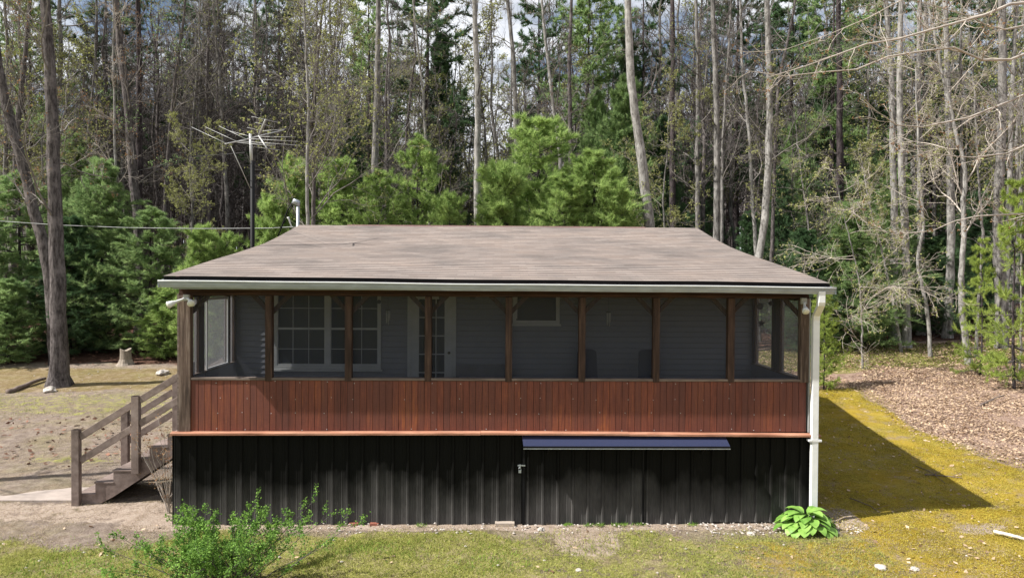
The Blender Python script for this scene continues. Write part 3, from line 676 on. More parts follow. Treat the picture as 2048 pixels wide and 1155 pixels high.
# downspout
ds = MB(); dd = .058
path = [(5.50, -.385, 4.11), (5.50, -.385, 3.92), (5.505, -.36, 3.86), (5.545, -.11, 3.68), (5.55, -.085, 3.60), (5.55, -.085, .16)]
def sqtube(mb, pts, w, d):
    P = np.array(pts, float); V = []
    for p in P: V += [p+(-w, -d, 0), p+(w, -d, 0), p+(w, d, 0), p+(-w, d, 0)]
    Q = []
    for i in range(len(P)-1):
        for j in range(4): Q.append((i*4+j, i*4+(j+1) % 4, i*4+4+(j+1) % 4, i*4+4+j))
    Q += [(0, 3, 2, 1)]; a = (len(P)-1)*4; Q += [(a, a+1, a+2, a+3)]; mb.add(V, Q)
sqtube(ds, path, dd, .045); dsp = ds.build('downspout', MT['white'], house, bev=.008)
MB().box(5.55-.11, -.14, 1.49, 5.55-.06, -.03, 1.52).box(5.55+.06, -.14, 1.49, 5.55+.11, -.03, 1.52).box(5.55-.11, -.137, 1.485, 5.55+.11, -.131, 1.525).build('bracket', MT['white'], dsp)
# floodlights
def flood(x, z, heads, par=house):
    b_ = MB().box(x-.05, -.09, z-.05, x+.05, -.021, z+.06).build('floodlight', MT['white_trim'], par, bev=.01)
    for (dx, dz, tx, tz) in heads:
        p = np.array([x, -.07, z]); e = np.array([x+dx, -.14, z+dz]); t_ = unit(np.array([tx, -.9, tz]))
        l_ = MB().tube([p, (p+e)/2, e, e+t_*.05, e+t_*.13, e+t_*.135], [.02, .02, .028, .045, .062, .03], 14); lo_ = l_.build('lamp_head', MT['white'], b_, True)
        MB().tube([e+t_*.128, e+t_*.14], [.056, .05], 14).build('lens', MT['lamp_glass'], lo_, True)
flood(-5.33, 3.93, [(-.15, -.07, -.9, -.5), (.10, -.04, .5, -.4)])
flood(5.35, 3.93, [(-.02, -.10, -.2, -.6)])

# ---------------------------------------------------------------- things in the porch
def chair(x, y, lab, g='porch chairs seen through the screen'):
    t = thing('patio_chair', lab, 'chair', (x, y, 1.6), g)
    V, Q = [], []
    w0 = .19; n_ = 12
    prof_ = []
    for i in range(n_+1):
        a = PI*i/n_
        prof_.append((w0*math.copysign(abs(math.cos(a))**.5, math.cos(a)), 1.18+.12*abs(math.sin(a))**.6))
    P2 = [(w0+.03, .45)]+prof_+[(-w0-.03, .45)]
    m_ = len(P2); V = [(a, .24+(b_-.45)*.12, b_) for a, b_ in P2]+[(a, .30+(b_-.45)*.12, b_) for a, b_ in P2]
    mk('backrest', V, [np.array([list(range(m_))]), np.array([list(range(2*m_-1, m_-1, -1))]), np.array([(i, m_+i, m_+(i+1) % m_, (i+1) % m_) for i in range(m_)])], MT['navy'], t)
    MB().box(-.24, -.22, .40, .24, .26, .46).build('seat', MT['navy'], t, bev=.02)
    for sx in (-1, 1):
        MB().tube([(sx*.24, -.22, .0), (sx*.25, -.2, .62), (sx*.25, -.12, .65), (sx*.24, .26, .66)], .013, 8).build('armrest', MT['black_metal'], t, True)
        for yy in (-.2, .24): MB().tube([(sx*.22, yy, 0), (sx*.21, yy, .42)], .013, 8).build('leg', MT['black_metal'], t, True)
chair(1.79, 1.35, 'dark high backed porch chair just right of the middle post, left of its pair')
chair(3.02, 1.35, 'dark high backed porch chair showing both sides of a post, right of its pair')
t = thing('porch_bench', 'low dark grey bench against the siding right of the door', 'bench', (-.25, 2.0, 1.6))
MB().box(-.55, -.2, .42, .55, .2, .47).build('seat', MT['floor'], t)
MB().box(-.55, .2, .47, .55, .24, .92).build('backrest', MT['floor'], t)
for sx in (-.5, .5):
    for yy in (-.16, .18): MB().box(sx-.03, yy-.03, 0, sx+.03, yy+.03, .42).build('leg', MT['floor'], t)
def chime(x, y, z, lab):
    t = thing('wind_chime', lab, 'wind chime', (x, y, z), 'wind chimes under the porch ceiling')
    MB().tube([(0, 0, .42), (0, 0, .0)], .003, 5).build('cord', MT['darkthing'], t)
    MB().tube([(0, 0, .0), (0, 0, -.015)], .05, 12).build('top_disc', MT['darkthing'], t)
    for k in range(5):
        a = k*2*PI/5; MB().tube([(.035*math.cos(a), .035*math.sin(a), -.03), (.035*math.cos(a), .035*math.sin(a), -.22-.02*k)], .009, 8).build('chime_tube', MT['aluminium'], t, True)
chime(-2.15, 1.6, 3.68, 'small silver wind chime hanging between the double window and the door')
chime(2.20, 1.6, 3.66, 'small silver wind chime hanging above the two porch chairs')
def ornament(px, py, y, lab, s_=.07, star=False):
    p = at(px, py, y); t = thing('hanging_ornament', lab, 'ornament', tuple(p), 'dark ornaments hung along the porch')
    n_ = 10; V = []
    for zz in (-.008, .008):
        for i in range(n_):
            a = PI/2+i*2*PI/n_; r_ = s_*(1 if i % 2 == 0 else (.45 if star else .85)); V.append((r_*math.cos(a), zz, r_*math.sin(a)))
    mk('pendant', V, [np.array([list(range(n_))]), np.array([list(range(2*n_-1, n_-1, -1))]), np.array([(i, n_+i, n_+(i+1) % n_, (i+1) % n_) for i in range(n_)])], MT['darkthing'], t)
    MB().tube([(0, 0, s_), (0, 0, max(.1, 4.1-p[2]))], .002, 5).build('cord', MT['darkthing'], t)
ornament(945, 592, 1.6, 'dark round ornament hanging right of the door', .075)
ornament(882, 594, 1.6, 'small dark ornament hanging in front of the door glass', .05)
ornament(758, 603, 1.6, 'small dark ornament hanging at the right jamb of the double window', .045)
ornament(1523, 646, 1.5, 'dark star shaped ornament hanging in the far right screen opening', .08, True)
ornament(1541, 606, 1.2, 'dark round ornament hanging left of the right side post', .05)
ornament(1520, 612, 1.9, 'larger dark round ornament hanging high by the far right corner', .075)
ornament(1573, 609, .8, 'small dark ornament hanging near the right brace', .035)
o = MB().box(-5.42, .22, 2.56, -5.34, .30, 2.80).build('white_candle', MT['white'], bev=.01); tag(o, 'small white block standing on the sill behind the left corner post', 'candle')
o = MB().box(-.02, -.09, -.06, .32, .02, .06).build('concrete_block', MT['concrete'], bev=.008); tag(o, 'grey brown concrete block at the foot of the skirting left of the metal door', 'concrete block')
for x, lab in ((-2.48, 'red brick fragment under the skirting, left one of two'), (-2.12, 'red brick fragment under the skirting, right one of two')):
    o = MB().box(x-.08, -.03, -.03, x+.08, .04, .035).build('brick', MT['brick'], bev=.01); tag(o, lab, 'brick', 'brick fragments by the skirting')

# ---------------------------------------------------------------- steps
st = thing('porch_steps', 'taupe painted wooden steps with rails climbing to the porch from the left', 'steps', (-6.7, 1.55, 0))
def sp_(mb, name, m='taupe', bev=.006):
    o = mb.build(name, MT[m], st, bev=bev); o.location = (6.7, -1.55, 0); return o
rise, run, xb, N_ = .222, .335, -7.85, 7
for y in (1.06, 2.04):
    pts = []
    for k in range(N_): pts += [(xb+k*run, k*rise+.0), (xb+k*run, (k+1)*rise-.03)]
    V, Qs = [], []
    for yy in (y-.02, y+.02):
        for k in range(N_):
            xa, xc = xb+k*run, xb+(k+1)*run; zt = (k+1)*rise-.03
            lo0 = max(-.02, (xa-xb-.42)*rise/run); lo1 = max(-.02, (xc-xb-.42)*rise/run); V += [(xa, yy, lo0), (xc, yy, lo1), (xc, yy, zt), (xa, yy, zt)]
    m_ = N_*4
    for k in range(N_):
        a = k*4; Qs += [(a, a+1, a+2, a+3), (m_+a+3, m_+a+2, m_+a+1, m_+a), (a+3, a+2, m_+a+2, m_+a+3), (a, m_+a, m_+a+1, a+1), (a, a+3, m_+a+3, m_+a)]
    mb = MB().add(V, Qs); sp_(mb, 'stringer', bev=0)
for k in range(N_):
    sp_(MB().box(xb+k*run-.02, 1.03, (k+1)*rise-.03, xb+(k+1)*run+.01, 2.07, (k+1)*rise), 'tread')
    sp_(MB().box(xb+k*run+.004, 1.08, k*rise, xb+k*run+.024, 2.02, (k+1)*rise-.031), 'riser')
for (x, y, z0, z1) in ((-7.83, .985, -.05, 1.44), (-6.73, .985, .62, 2.07), (-7.53, 2.115, .3, 1.62), (-6.5, 2.115, .9, 2.3), (-5.70, .985, 1.3, 2.5)):
    w = .07; sp_(MB().box(x-w, y-.05, z0, x+w, y+.05, z1).add([(x-w, y-.05, z1), (x+w, y-.05, z1), (x+w, y+.05, z1), (x-w, y+.05, z1), (x, y, z1+.03), (x, y, z1+.03)], [(0, 1, 4, 5), (1, 2, 4, 5), (2, 3, 4, 5), (3, 0, 4, 5)][:0] or [(0, 1, 2, 3)]), 'post')
sl_ = .205/.335*1.02
for y in (.985, 2.115):
    for z0 in (1.30, .86):
        for xa, xc in ((-7.76, -6.80), (-6.66, -5.55)):
            if y > 1.5: xa += .28; xc = min(xc+.22, -5.55)
            off = 0 if y < 1.5 else -.08
            sp_(MB().bar((xa, y, z0+off+(xa+7.76)*sl_), (xc, y, z0+off+(xc+7.76)*sl_), .04, .125), 'rail')

# ---------------------------------------------------------------- antenna, service mast, line
an = thing('tv_antenna', 'rooftop style television antenna on a tall black pole at the left side of the cabin', 'antenna', (-5.78, 4.2, 0))
def ap(mb, name, m, smooth=True):
    o = mb.build(name, MT[m], an, smooth); o.location = (5.78, -4.2, 0); return o
def A(px, py, dy=0): return at(px, py, 4.2+dy)
b0 = A(504, 470); xm = A(505, 400)[0]
ap(MB().tube([(xm, 4.2, 0), (xm, 4.2, A(505, 322)[2])], .05, 10), 'mast', 'black_metal')
ap(MB().tube([(xm-.02, 4.2, A(500, 330)[2]), (xm-.05, 4.2, A(498, 268)[2])], .034, 10), 'upper_mast', 'aluminium')
ap(MB().tube([A(450, 288, -.7), A(500, 277, -.1), A(517, 272, .1), A(568, 260, .9)], .015, 6), 'boom', 'aluminium')
els = [((453, 287, -.65), (383, 254, .3)), ((474, 283, -.4), (411, 254, .4)), ((492, 278, -.15), (438, 252, .5)), ((505, 274, 0), (460, 262, .5)),
       ((478, 282, -.4), (603, 291, -.8)), ((494, 277, -.2), (596, 283, -.5)), ((508, 273, 0), (591, 274, -.2)), ((470, 284, -.4), (545, 292, -.9)),
       ((503, 233, .0), (556, 245, .3)), ((510, 245, .0), (546, 254, .2)), ((494, 255, .0), (530, 263, .2)), ((500, 284, .0), (548, 290, .2)), ((502, 293, .0), (560, 300, .3)), ((525, 262, .3), (572, 258, .5))]
for a, b_ in els: ap(MB().tube([A(*a), A(*b_)], .0052, 5), 'element', 'aluminium')
for e in ((531, 239, -.3), (534, 297, -.3)): ap(MB().tube([A(517, 271, .1), A(*e)], .018, 6), 'reflector_arm', 'aluminium')
ap(MB().tube([A(462, 292, -.5), A(501, 378, 0)], .009, 5), 'strut', 'aluminium')
ap(MB().tube([A(490, 305, 0), at(400, 312, 9), at(260, 345, 16), at(120, 362, 24), at(-60, 372, 30)], .007, 4, False), 'guy_wire', 'darkthing')
sv = thing('service_mast', 'grey conduit mast with curved weatherhead at the left end of the ridge', 'service mast', (-5.72, 7.7, 0))
def vp(mb, name, m, par=sv, smooth=True):
    o = mb.build(name, MT[m], par, smooth); o.location = (5.72, -7.7, 0); return o
def B(px, py, dy=0): return at(px, py, 7.7+dy)
vp(MB().tube([(B(596, 440)[0], 7.7, 1.0), B(596, 409)], .045, 10), 'conduit', 'steel')
vp(MB().tube([B(596, 412), B(595, 404), B(590, 402), B(585, 407)], [.06, .085, .08, .04], 10), 'weatherhead', 'steel')
vp(MB().tube([B(586, 406), B(576, 418), B(568, 440), B(563, 455), B(556, 472)], .02, 6), 'drip_cable', 'black_metal')
vp(MB().tube([B(588, 408), B(577, 425), B(572, 440), B(560, 456)], .014, 6), 'drip_cable', 'black_metal')
o = MB().tube([at(583, 453, 7.7), at(577, 437, 7.7), at(576, 434, 7.7)], [.02, .02, .04], 8).build('vent_pipe', MT['white'], None, True); tag(o, 'short white vent pipe tilted beside the weatherhead', 'vent pipe')
pl = thing('power_line', 'pale grey overhead service cable running left from the cabin ridge', 'power line', tuple(at(590, 454, 7.7)))
pw = [at(592, 453, 7.7), at(540, 456, 8.5), at(400, 457, 9), at(250, 455, 10.2), at(120, 450, 11.4), at(0, 442, 12), at(-150, 425, 12.5)]
o = MB().tube(pw, .011, 5, False).build('cable', MT['cable_grey'], pl, True); o.location = tuple(-np.array(pl.location))
o = MB().tube([at(52, 446, 11.8), at(0, 458, 11.9), at(-90, 480, 12)], .012, 5, False).build('branch_cable', MT['black_metal'], pl, True); o.location = tuple(-np.array(pl.location))

# ---------------------------------------------------------------- trees
def extend_trunk(pts, D, top_z):
    P = [at(px, py, D-12) for px, py in pts]        # base first
    g = P[0]; d = g-P[1]; d /= abs(d[2])+1e-6; d[:2] *= .5
    while g[2] > h(g[0], g[1])-.15: g = g+d*.3 if d[2] < 0 else g-np.array([0, 0, .3])
    P = [g]+[p for p in P if p[2] > g[2]+.3]
    e = P[-1]-P[-2]; e = e/abs(e[2])
    z = P[-1][2]
    while z < top_z: P.append(P[-1]+e*2.5*np.array([.6, .6, 1])+np.array([rng.uniform(-.15, .15), rng.uniform(-.2, .2), 0])); z += 2.5
    P = np.array(P); d_ = np.r_[0, np.cumsum(np.linalg.norm(np.diff(P, axis=0), axis=1))]
    s_ = np.linspace(0, d_[-1], 40); Q = np.stack([np.interp(s_, d_, P[:, i]) for i in range(3)], -1)
    K = np.array([.25, .5, .25]); 
    for _ in range(3): Q[1:-1] = Q[:-2]*.25+Q[1:-1]*.5+Q[2:]*.25
    Q[2:-1, :2] += rng.normal(size=(37, 2))*.012
    return Q
def tree(name, label, cat, D, wpx, pts, bark='bark_grey', twig='twig', limbs=12, t0=.22, ang=1.0, ll=.2, buds=None, nb=1., top=19, group=None, b=(7, 6, 3), upf=.06, flare=1.5, minr=.0045, bs=.028):
    Q = extend_trunk(pts, D, top); base = Q[0].copy()
    r_ = wpx/F*D/2; hh = Q[-1, 2]-Q[0, 2]
    u = (Q[:, 2]-Q[0, 2])/hh; rad = r_*(1.0-.72*u)*(1+(flare-1)*np.exp(-u*hh/.35))
    T = thing(name, label, cat, tuple(base), group)
    V, Fq = tubes(Q[None], rad[None], 12)
    if r_ > .15:
        a_ = np.tile(np.arange(12), len(Q)); k_ = 1+.07*np.sin(a_*2.6+V[:, 2]*.7)+.05*rng.normal(size=len(V)); c_ = np.repeat(Q, 12, 0); V = c_+(V-c_)*k_[:, None]
    mk('trunk', V-base, Fq, MT[bark], T, True)
    P1, R1 = grow(Q[None], np.maximum(rad[None], .03), rng, limbs, t0, .97, ll, ang, 7, .16, upf, .38 if r_ < .15 else .2)
    P2, R2 = grow(P1, R1, rng, b[0], .15, .98, .55, .85, 5, .2, upf, .6)
    P3, R3 = grow(P2, R2, rng, b[1], .1, .98, .6, .8, 3, .25, upf, .7)
    parts = [tubes(P1, np.maximum(R1, minr*1.5), 5), tubes(P2, np.maximum(R2, minr*1.2), 4), tubes(P3, np.maximum(R3, minr), 3)]
    last = P3
    if b[2]:
        P4, R4 = grow(P3, R3, rng, b[2], .2, 1, .7, .8, 2, .25, upf, .8); parts.append(tubes(P4, np.maximum(R4, minr*.8), 3)); last = P4
    V, Fc = join(parts); cr = mk('crown', V-base, Fc, MT[twig], T, True)
    if buds:
        C_ = np.concatenate([last[:, -1], last[:, -2]]); C_ = C_[rng.uniform(size=len(C_)) < nb]
        C_ = np.concatenate([C_+rng.normal(size=C_.shape)*.03 for _ in range(3)])
        V, Fc = cards(C_, bs, rng, .7); mk('foliage', V-base, Fc, MT[buds], T)
    return T
DT = 'tree'
tree('oak_tree', 'thick dark brown trunk standing alone on the left lawn with a flared foot', DT, 22.6, 31, [(118, 765), (116, 600), (110, 400), (103, 200), (90, 0)], 'bark_brown', 'twig', 12, .3, 1.1, .25, 'bud_red', .2, 20, flare=1.9)
tree('oak_tree', 'leaning dark trunk slanting up to the left behind the thick lawn tree', DT, 26, 24, [(104, 600), (92, 500), (62, 400), (38, 300), (8, 200), (-8, 100), (-14, 0)], 'bark_brown', 'twig', 12, .3, 1.1, .22, 'bud_red', .25, 20)
tree('oak_tree', 'forked dark trunk above the left pine, leaning left as it rises', DT, 32, 22, [(275, 420), (268, 370), (255, 200), (240, 100), (231, 0)], 'bark_brown', 'twig', 14, .3, 1., .2, 'bud_red', .3, 24)
tree('pine_tree', 'straight dark trunk close beside the forked trunk above the left pine', DT, 33, 16, [(278, 420), (278, 200), (277, 0)], 'bark_dark', 'twig_dark', 10, .35, 1.1, .15, 'needle_mid', .5, 24)
tree('sapling', 'thin pale crooked trunk just left of the forked trunk', DT, 30, 7, [(232, 420), (231, 320), (228, 250), (231, 210), (224, 150), (229, 60), (226, 0)], 'bark_pale', 'twig_pale', 9, .4, .9, .14, None, 1, 17)
tree('maple_tree', 'budding maple with slim pale trunk right of the antenna and wide yellow twigs', DT, 25, 9, [(615, 470), (614, 300), (619, 200), (611, 100), (607, 0)], 'bark_pale', 'twig', 20, .28, .8, .30, 'bud', .35, 17, b=(8, 7, 3), bs=.04)
tree('maple_tree', 'darker budding maple twinned with the slim one right of the antenna', DT, 26.5, 11, [(626, 470), (628, 350), (622, 280), (632, 160), (640, 60), (648, 0)], 'bark_brown', 'twig', 16, .3, .75, .28, 'bud', .3, 17, bs=.04)
tree('oak_tree', 'straight brown grey trunk rising above the left third of the ridge', DT, 31, 18, [(748, 470), (748, 440), (751, 300), (755, 150), (757, 0)], 'bark_grey', 'twig', 12, .3, 1, .2, 'bud', .2, 23)
tree('oak_tree', 'straight mottled trunk above the middle of the ridge, left of the tall pine sapling', DT, 31, 18, [(955, 460), (956, 300), (955, 180), (952, 90), (948, 0)], 'bark_pale', 'twig_dark', 12, .4, 1.1, .18, None, 1, 23)
tree('oak_tree', 'grey trunk behind the tip of the middle pine sapling', DT, 34, 14, [(1034, 420), (1033, 320), (1031, 200), (1026, 100), (1015, 0)], 'bark_grey', 'twig', 12, .35, 1.1, .2, 'bud_red', .1, 24)
tree('oak_tree', 'slanting slim grey trunk to the right of the middle pine sapling tip', DT, 35, 11, [(1128, 430), (1119, 300), (1105, 200), (1092, 90), (1084, 0)], 'bark_pale', 'twig', 12, .35, .9, .2, None, 1, 23)
tree('oak_tree', 'dark double stemmed trunk between the slanting slim trunk and the big pale trunk', DT, 37, 12, [(1142, 430), (1141, 250), (1138, 120), (1144, 0)], 'bark_brown', 'twig', 12, .35, .9, .2, None, 1, 25)
tree('tulip_tree', 'big smooth pale grey trunk leaning left behind the right part of the ridge', DT, 27.5, 25, [(1302, 480), (1295, 420), (1281, 300), (1266, 200), (1259, 120), (1256, 0)], 'bark_pale', 'twig', 9, .5, 1.1, .16, None, 1, 22, flare=1.1)
tree('pine_tree', 'straight purple dark pine trunk right of the big pale trunk', DT, 34, 15, [(1345, 480), (1345, 300), (1345, 150), (1345, 0)], 'bark_dark', 'twig_dark', 12, .3, 1.2, .13, 'needle_dark', .5, 25)
tree('oak_tree', 'medium grey trunk two places right of the purple dark pine trunk', DT, 33, 12, [(1395, 480), (1395, 300), (1396, 150), (1392, 0)], 'bark_grey', 'twig', 12, .3, 1., .18, 'bud', .15, 23)
tree('oak_tree', 'tall bluish grey trunk over the right end of the ridge', DT, 29, 16, [(1433, 500), (1433, 400), (1434, 300), (1433, 180), (1427, 60), (1424, 0)], 'bark_grey', 'twig_dark', 14, .35, .95, .22, None, 1, 22)
tree('sapling', 'slim leaning trunk immediately right of the tall bluish trunk', DT, 32, 8, [(1444, 440), (1445, 300), (1450, 200), (1457, 110), (1462, 0)], 'bark_grey', 'twig', 10, .35, .9, .18, None, 1, 20)
tree('sapling', 'slim mottled trunk leaning left between the bluish and the big mottled trunk', DT, 30, 9, [(1512, 500), (1505, 400), (1500, 280), (1492, 200), (1484, 130), (1480, 0)], 'bark_pale', 'twig', 10, .35, .9, .18, None, 1, 20)
tree('oak_tree', 'mottled grey trunk that meets the right roof slope, leaning left at its foot', DT, 28, 18, [(1516, 520), (1524, 480), (1534, 400), (1537, 300), (1541, 200), (1536, 90), (1533, 0)], 'bark_pale', 'twig', 13, .35, 1., .22, None, 1, 22)
tree('oak_tree', 'crooked slim trunk crossing high behind the mottled grey trunk', DT, 32, 9, [(1550, 300), (1556, 160), (1576, 80), (1592, 0)], 'bark_brown', 'twig', 12, .35, .9, .2, None, 1, 20)
tree('pine_tree', 'black straight pine trunk with dark boughs right of the roof slope', DT, 33, 17, [(1676, 560), (1680, 400), (1680, 200), (1676, 0)], 'bark_dark', 'twig_dark', 14, .25, 1.2, .13, 'needle_dark', .7, 25)
tree('oak_tree', 'mottled edge trunk at right with a very thin stem leaning against it', DT, 27.3, 17, [(1813, 705), (1812, 560), (1810, 450), (1805, 380), (1800, 250), (1798, 130), (1803, 0)], 'bark_pale', 'twig', 12, .4, .9, .2, None, 1, 21)
tree('oak_tree', 'tall pale trunk forking high, left neighbour of the mottled edge trunk', DT, 29, 16, [(1788, 420), (1785, 250), (1783, 150), (1777, 80), (1771, 0)], 'bark_pale', 'twig_pale', 12, .4, .8, .2, None, 1, 22)
tree('oak_tree', 'pale straight trunk between the mottled edge trunk and the smooth one', DT, 30, 15, [(1842, 560), (1841, 400), (1839, 280), (1836, 200), (1838, 100), (1840, 0)], 'bark_pale', 'twig_pale', 12, .4, .9, .2, None, 1, 22)
tree('tulip_tree', 'smooth pale trunk with a darker foot in shade at the right wood edge', DT, 29, 17, [(1893, 685), (1899, 600), (1902, 450), (1901, 350), (1896, 200), (1893, 100), (1891, 0)], 'bark_pale', 'twig_pale', 10, .45, .9, .18, None, 1, 22)
tree('sapling', 'slender upright stem right of the smooth pale trunk, high up', DT, 28, 8, [(1925, 430), (1923, 300), (1921, 150), (1924, 0)], 'bark_grey', 'twig', 10, .35, .8, .2, None, 1, 20)
tree('dogwood_tree', 'light crooked young trunk standing nearest the leaf bank at right', DT, 24, 13, [(1939, 738), (1935, 700), (1922, 620), (1922, 540), (1929, 460), (1926, 400), (1932, 340), (1918, 290)], 'bark_pale', 'twig_pale', 12, .35, .9, .35, 'bud', .15, 12, flare=1.5)
tree('oak_tree', 'stout brown trunk near the right edge with a pale foot', DT, 26.5, 23, [(2003, 712), (2005, 620), (1997, 500), (1996, 400), (2002, 300), (2006, 160), (2003, 0)], 'bark_grey', 'twig', 13, .35, .9, .22, None, 1, 21)
tree('oak_tree', 'pale trunk rising behind the stout brown trunk at the right edge', DT, 31, 13, [(2012, 560), (2018, 400), (2022, 250), (2028, 100), (2034, 0)], 'bark_pale', 'twig_pale', 12, .35, .9, .2, None, 1, 22)
tree('sapling', 'very thin pale stem leaning left against the mottled edge trunk', DT, 26.5, 6, [(1804, 705), (1793, 640), (1776, 560), (1763, 500), (1758, 470), (1745, 440)], 'bark_pale', 'twig_pale', 8, .5, .9, .3, 'bud', .4, 9)
tree('sapling', 'thin S curved pale stem between the mottled trunk and the crooked young trunk', DT, 25.5, 8, [(1861, 720), (1858, 643), (1845, 574), (1832, 525), (1832, 512), (1844, 480), (1848, 440), (1843, 400)], 'bark_pale', 'twig_pale', 9, .5, .9, .3, 'bud', .4, 11)
tree('sapling', 'thin grey stem right of the crooked young trunk', DT, 25, 7, [(1955, 640), (1963, 540), (1966, 450), (1958, 380), (1955, 300)], 'bark_grey', 'twig', 9, .4, .9, .3, None, 1, 13)
tree('sapling', 'thin grey stem at the far right margin behind the bright pine', DT, 22, 5, [(2041, 730), (2043, 500), (2040, 350)], 'bark_grey', 'twig', 9, .4, .9, .3, None, 1, 9)
tree('dogwood_tree', 'low budding dogwood spreading over the steps of green behind the right eave', DT, 24, 4, [(1724, 660), (1722, 600), (1715, 540), (1700, 480)], 'bark_grey', 'twig_pale', 14, .2, 1.2, .55, 'bud', .4, 6.2, upf=.0)
tree('dogwood_tree', 'leafy young understory tree with olive buds left of the black pine trunk', DT, 28, 5, [(1620, 560), (1622, 480), (1612, 420), (1600, 330)], 'bark_grey', 'twig', 16, .2, 1.2, .4, 'bud', .45, 10, upf=.0)
tree('sapling', 'olive budded understory sapling left of the antenna among dark trunks', DT, 30, 5, [(385, 480), (384, 420), (380, 360)], 'bark_grey', 'twig', 16, .3, 1.1, .35, 'bud', .9, 9)
tree('beech_sapling', 'small twiggy sapling with olive buds between the big pale trunk and the purple dark one', DT, 30, 5, [(1330, 470), (1325, 400), (1335, 300)], 'bark_grey', 'twig', 16, .2, 1.1, .35, 'bud', .9, 11)
tree('oak_tree', 'oak with yellow green young leaves at the upper left margin', DT, 34, 14, [(28, 420), (34, 250), (50, 120), (60, 0)], 'bark_brown', 'twig', 18, .3, 1., .26, 'bud', .9, 22)
tree('oak_tree', 'budding tree filling the gap between the forked trunk and the antenna', DT, 36, 10, [(330, 430), (336, 300), (352, 150), (372, 0)], 'bark_brown', 'twig', 20, .45, .9, .28, 'bud', .3, 22)
tree('oak_tree', 'budding tree behind the antenna reaching the top of the picture', DT, 38, 10, [(455, 430), (448, 300), (440, 150), (425, 0)], 'bark_grey', 'twig', 20, .45, .9, .28, 'bud', .3, 23)
tree('oak_tree', 'thin budding tree between the left ridge trunk and the mottled middle one', DT, 36, 8, [(858, 430), (852, 300), (846, 180), (832, 60), (825, 0)], 'bark_pale', 'twig', 18, .3, .9, .24, 'bud', .25, 21)
# near tree whose boughs reach in from the right
T = thing('oak_tree', 'near bare oak whose long pale budded boughs reach in at the upper right', DT, (13.2, 3.2, h(13.2, 3.2)))
bs_ = np.array([13.2, 3.2, h(13.2, 3.2)])
Q = np.array([bs_+np.array([.05*math.sin(k), .05*math.cos(k*1.3), k*.7-.2]) for k in range(18)])
V, Fq = tubes(Q[None], np.linspace(.24, .05, 18)[None], 12); mk('trunk', V-bs_, Fq, MT['bark_grey'], T, True)
def rs(P, n_=12):
    P = np.array(P); d_ = np.r_[0, np.cumsum(np.linalg.norm(np.diff(P, axis=0), axis=1))]; s_ = np.linspace(0, d_[-1], n_); return np.stack([np.interp(s_, d_, P[:, i]) for i in range(3)], -1)
def Bq(px, py, d): return at(px, py, d)
bo = [[Q[15], Bq(2080, 2, 3), Bq(2010, 12, 2.6), Bq(1930, 40, 2.2), Bq(1850, 68, 1.9), Bq(1760, 82, 1.6), Bq(1690, 100, 1.3), Bq(1620, 130, 1.), Bq(1540, 152, .8)],
      [Q[14], Bq(2090, 90, 3), Bq(2048, 110, 2.8), Bq(1980, 130, 2.5), Bq(1920, 95, 2.3), Bq(1860, 100, 2.1), Bq(1780, 115, 1.8), Bq(1700, 140, 1.6), Bq(1600, 155, 1.2), Bq(1490, 140, 1.)],
      [Q[12], Bq(2090, 175, 3), Bq(2048, 192, 2.8), Bq(1990, 215, 2.4), Bq(1930, 235, 2.2), Bq(1860, 255, 2), Bq(1800, 250, 1.8), Bq(1750, 220, 1.6), Bq(1708, 182, 1.5)],
      [Q[13], Bq(2090, 40, 3.2), Bq(2000, 60, 3.), Bq(1900, 20, 2.8), Bq(1800, -5, 2.4)],
      [Q[11], Bq(2100, 260, 3), Bq(2040, 300, 2.8), Bq(1960, 318, 2.5), Bq(1880, 310, 2.2), Bq(1800, 290, 2.)],
      [Q[9], Bq(2110, 440, 3), Bq(2040, 432, 2.8), Bq(1960, 428, 2.5), Bq(1880, 455, 2.3), Bq(1800, 470, 2.), Bq(1740, 455, 1.8)],
      [Q[13], Bq(2120, 60, 2), Bq(2080, -60, 1.), Bq(1900, -60, .2), Bq(1760, 30, -.2), Bq(1680, 60, -.4), Bq(1560, 105, -.6)]]
P1 = np.stack([rs(b_) for b_ in bo]); P1[:, 1:] += rng.normal(size=P1[:, 1:].shape)*.02
R1 = np.linspace(1, .16, 12)[None]*np.array([.042, .036, .034, .03, .026, .026, .026])[:, None]
P2, R2 = grow(P1, R1, rng, 12, .3, .99, .17, .6, 5, .16, .05, .6); P3, R3 = grow(P2, R2, rng, 4, .25, .98, .5, .7, 4, .2, .08, .7)
V, Fc = join([tubes(P1, R1, 7), tubes(P2, np.maximum(R2, .005), 5), tubes(P3, np.maximum(R3, .0035), 4)]); mk('crown', V-bs_, Fc, MT['twig_pale'], T, True)
C_ = np.concatenate([P3[:, -1], P2[:, -1]]); C_ = np.concatenate([C_+rng.normal(size=C_.shape)*.012 for _ in range(5)]); V, Fc = cards(C_, .02, rng, .5); mk('bud_clusters', V-bs_, Fc, MT['bud_red'], T)
# bare tree just outside the left of the frame: its shade streaks the left yard
tree('oak_tree', 'bare oak left of the picture that throws streaked shade over the yard', DT, 13, 36, [(-700, 980), (-705, 400), (-720, 0)], 'bark_brown', 'twig', 16, .3, .9, .3, None, 1, 13, b=(6, 5, 0))

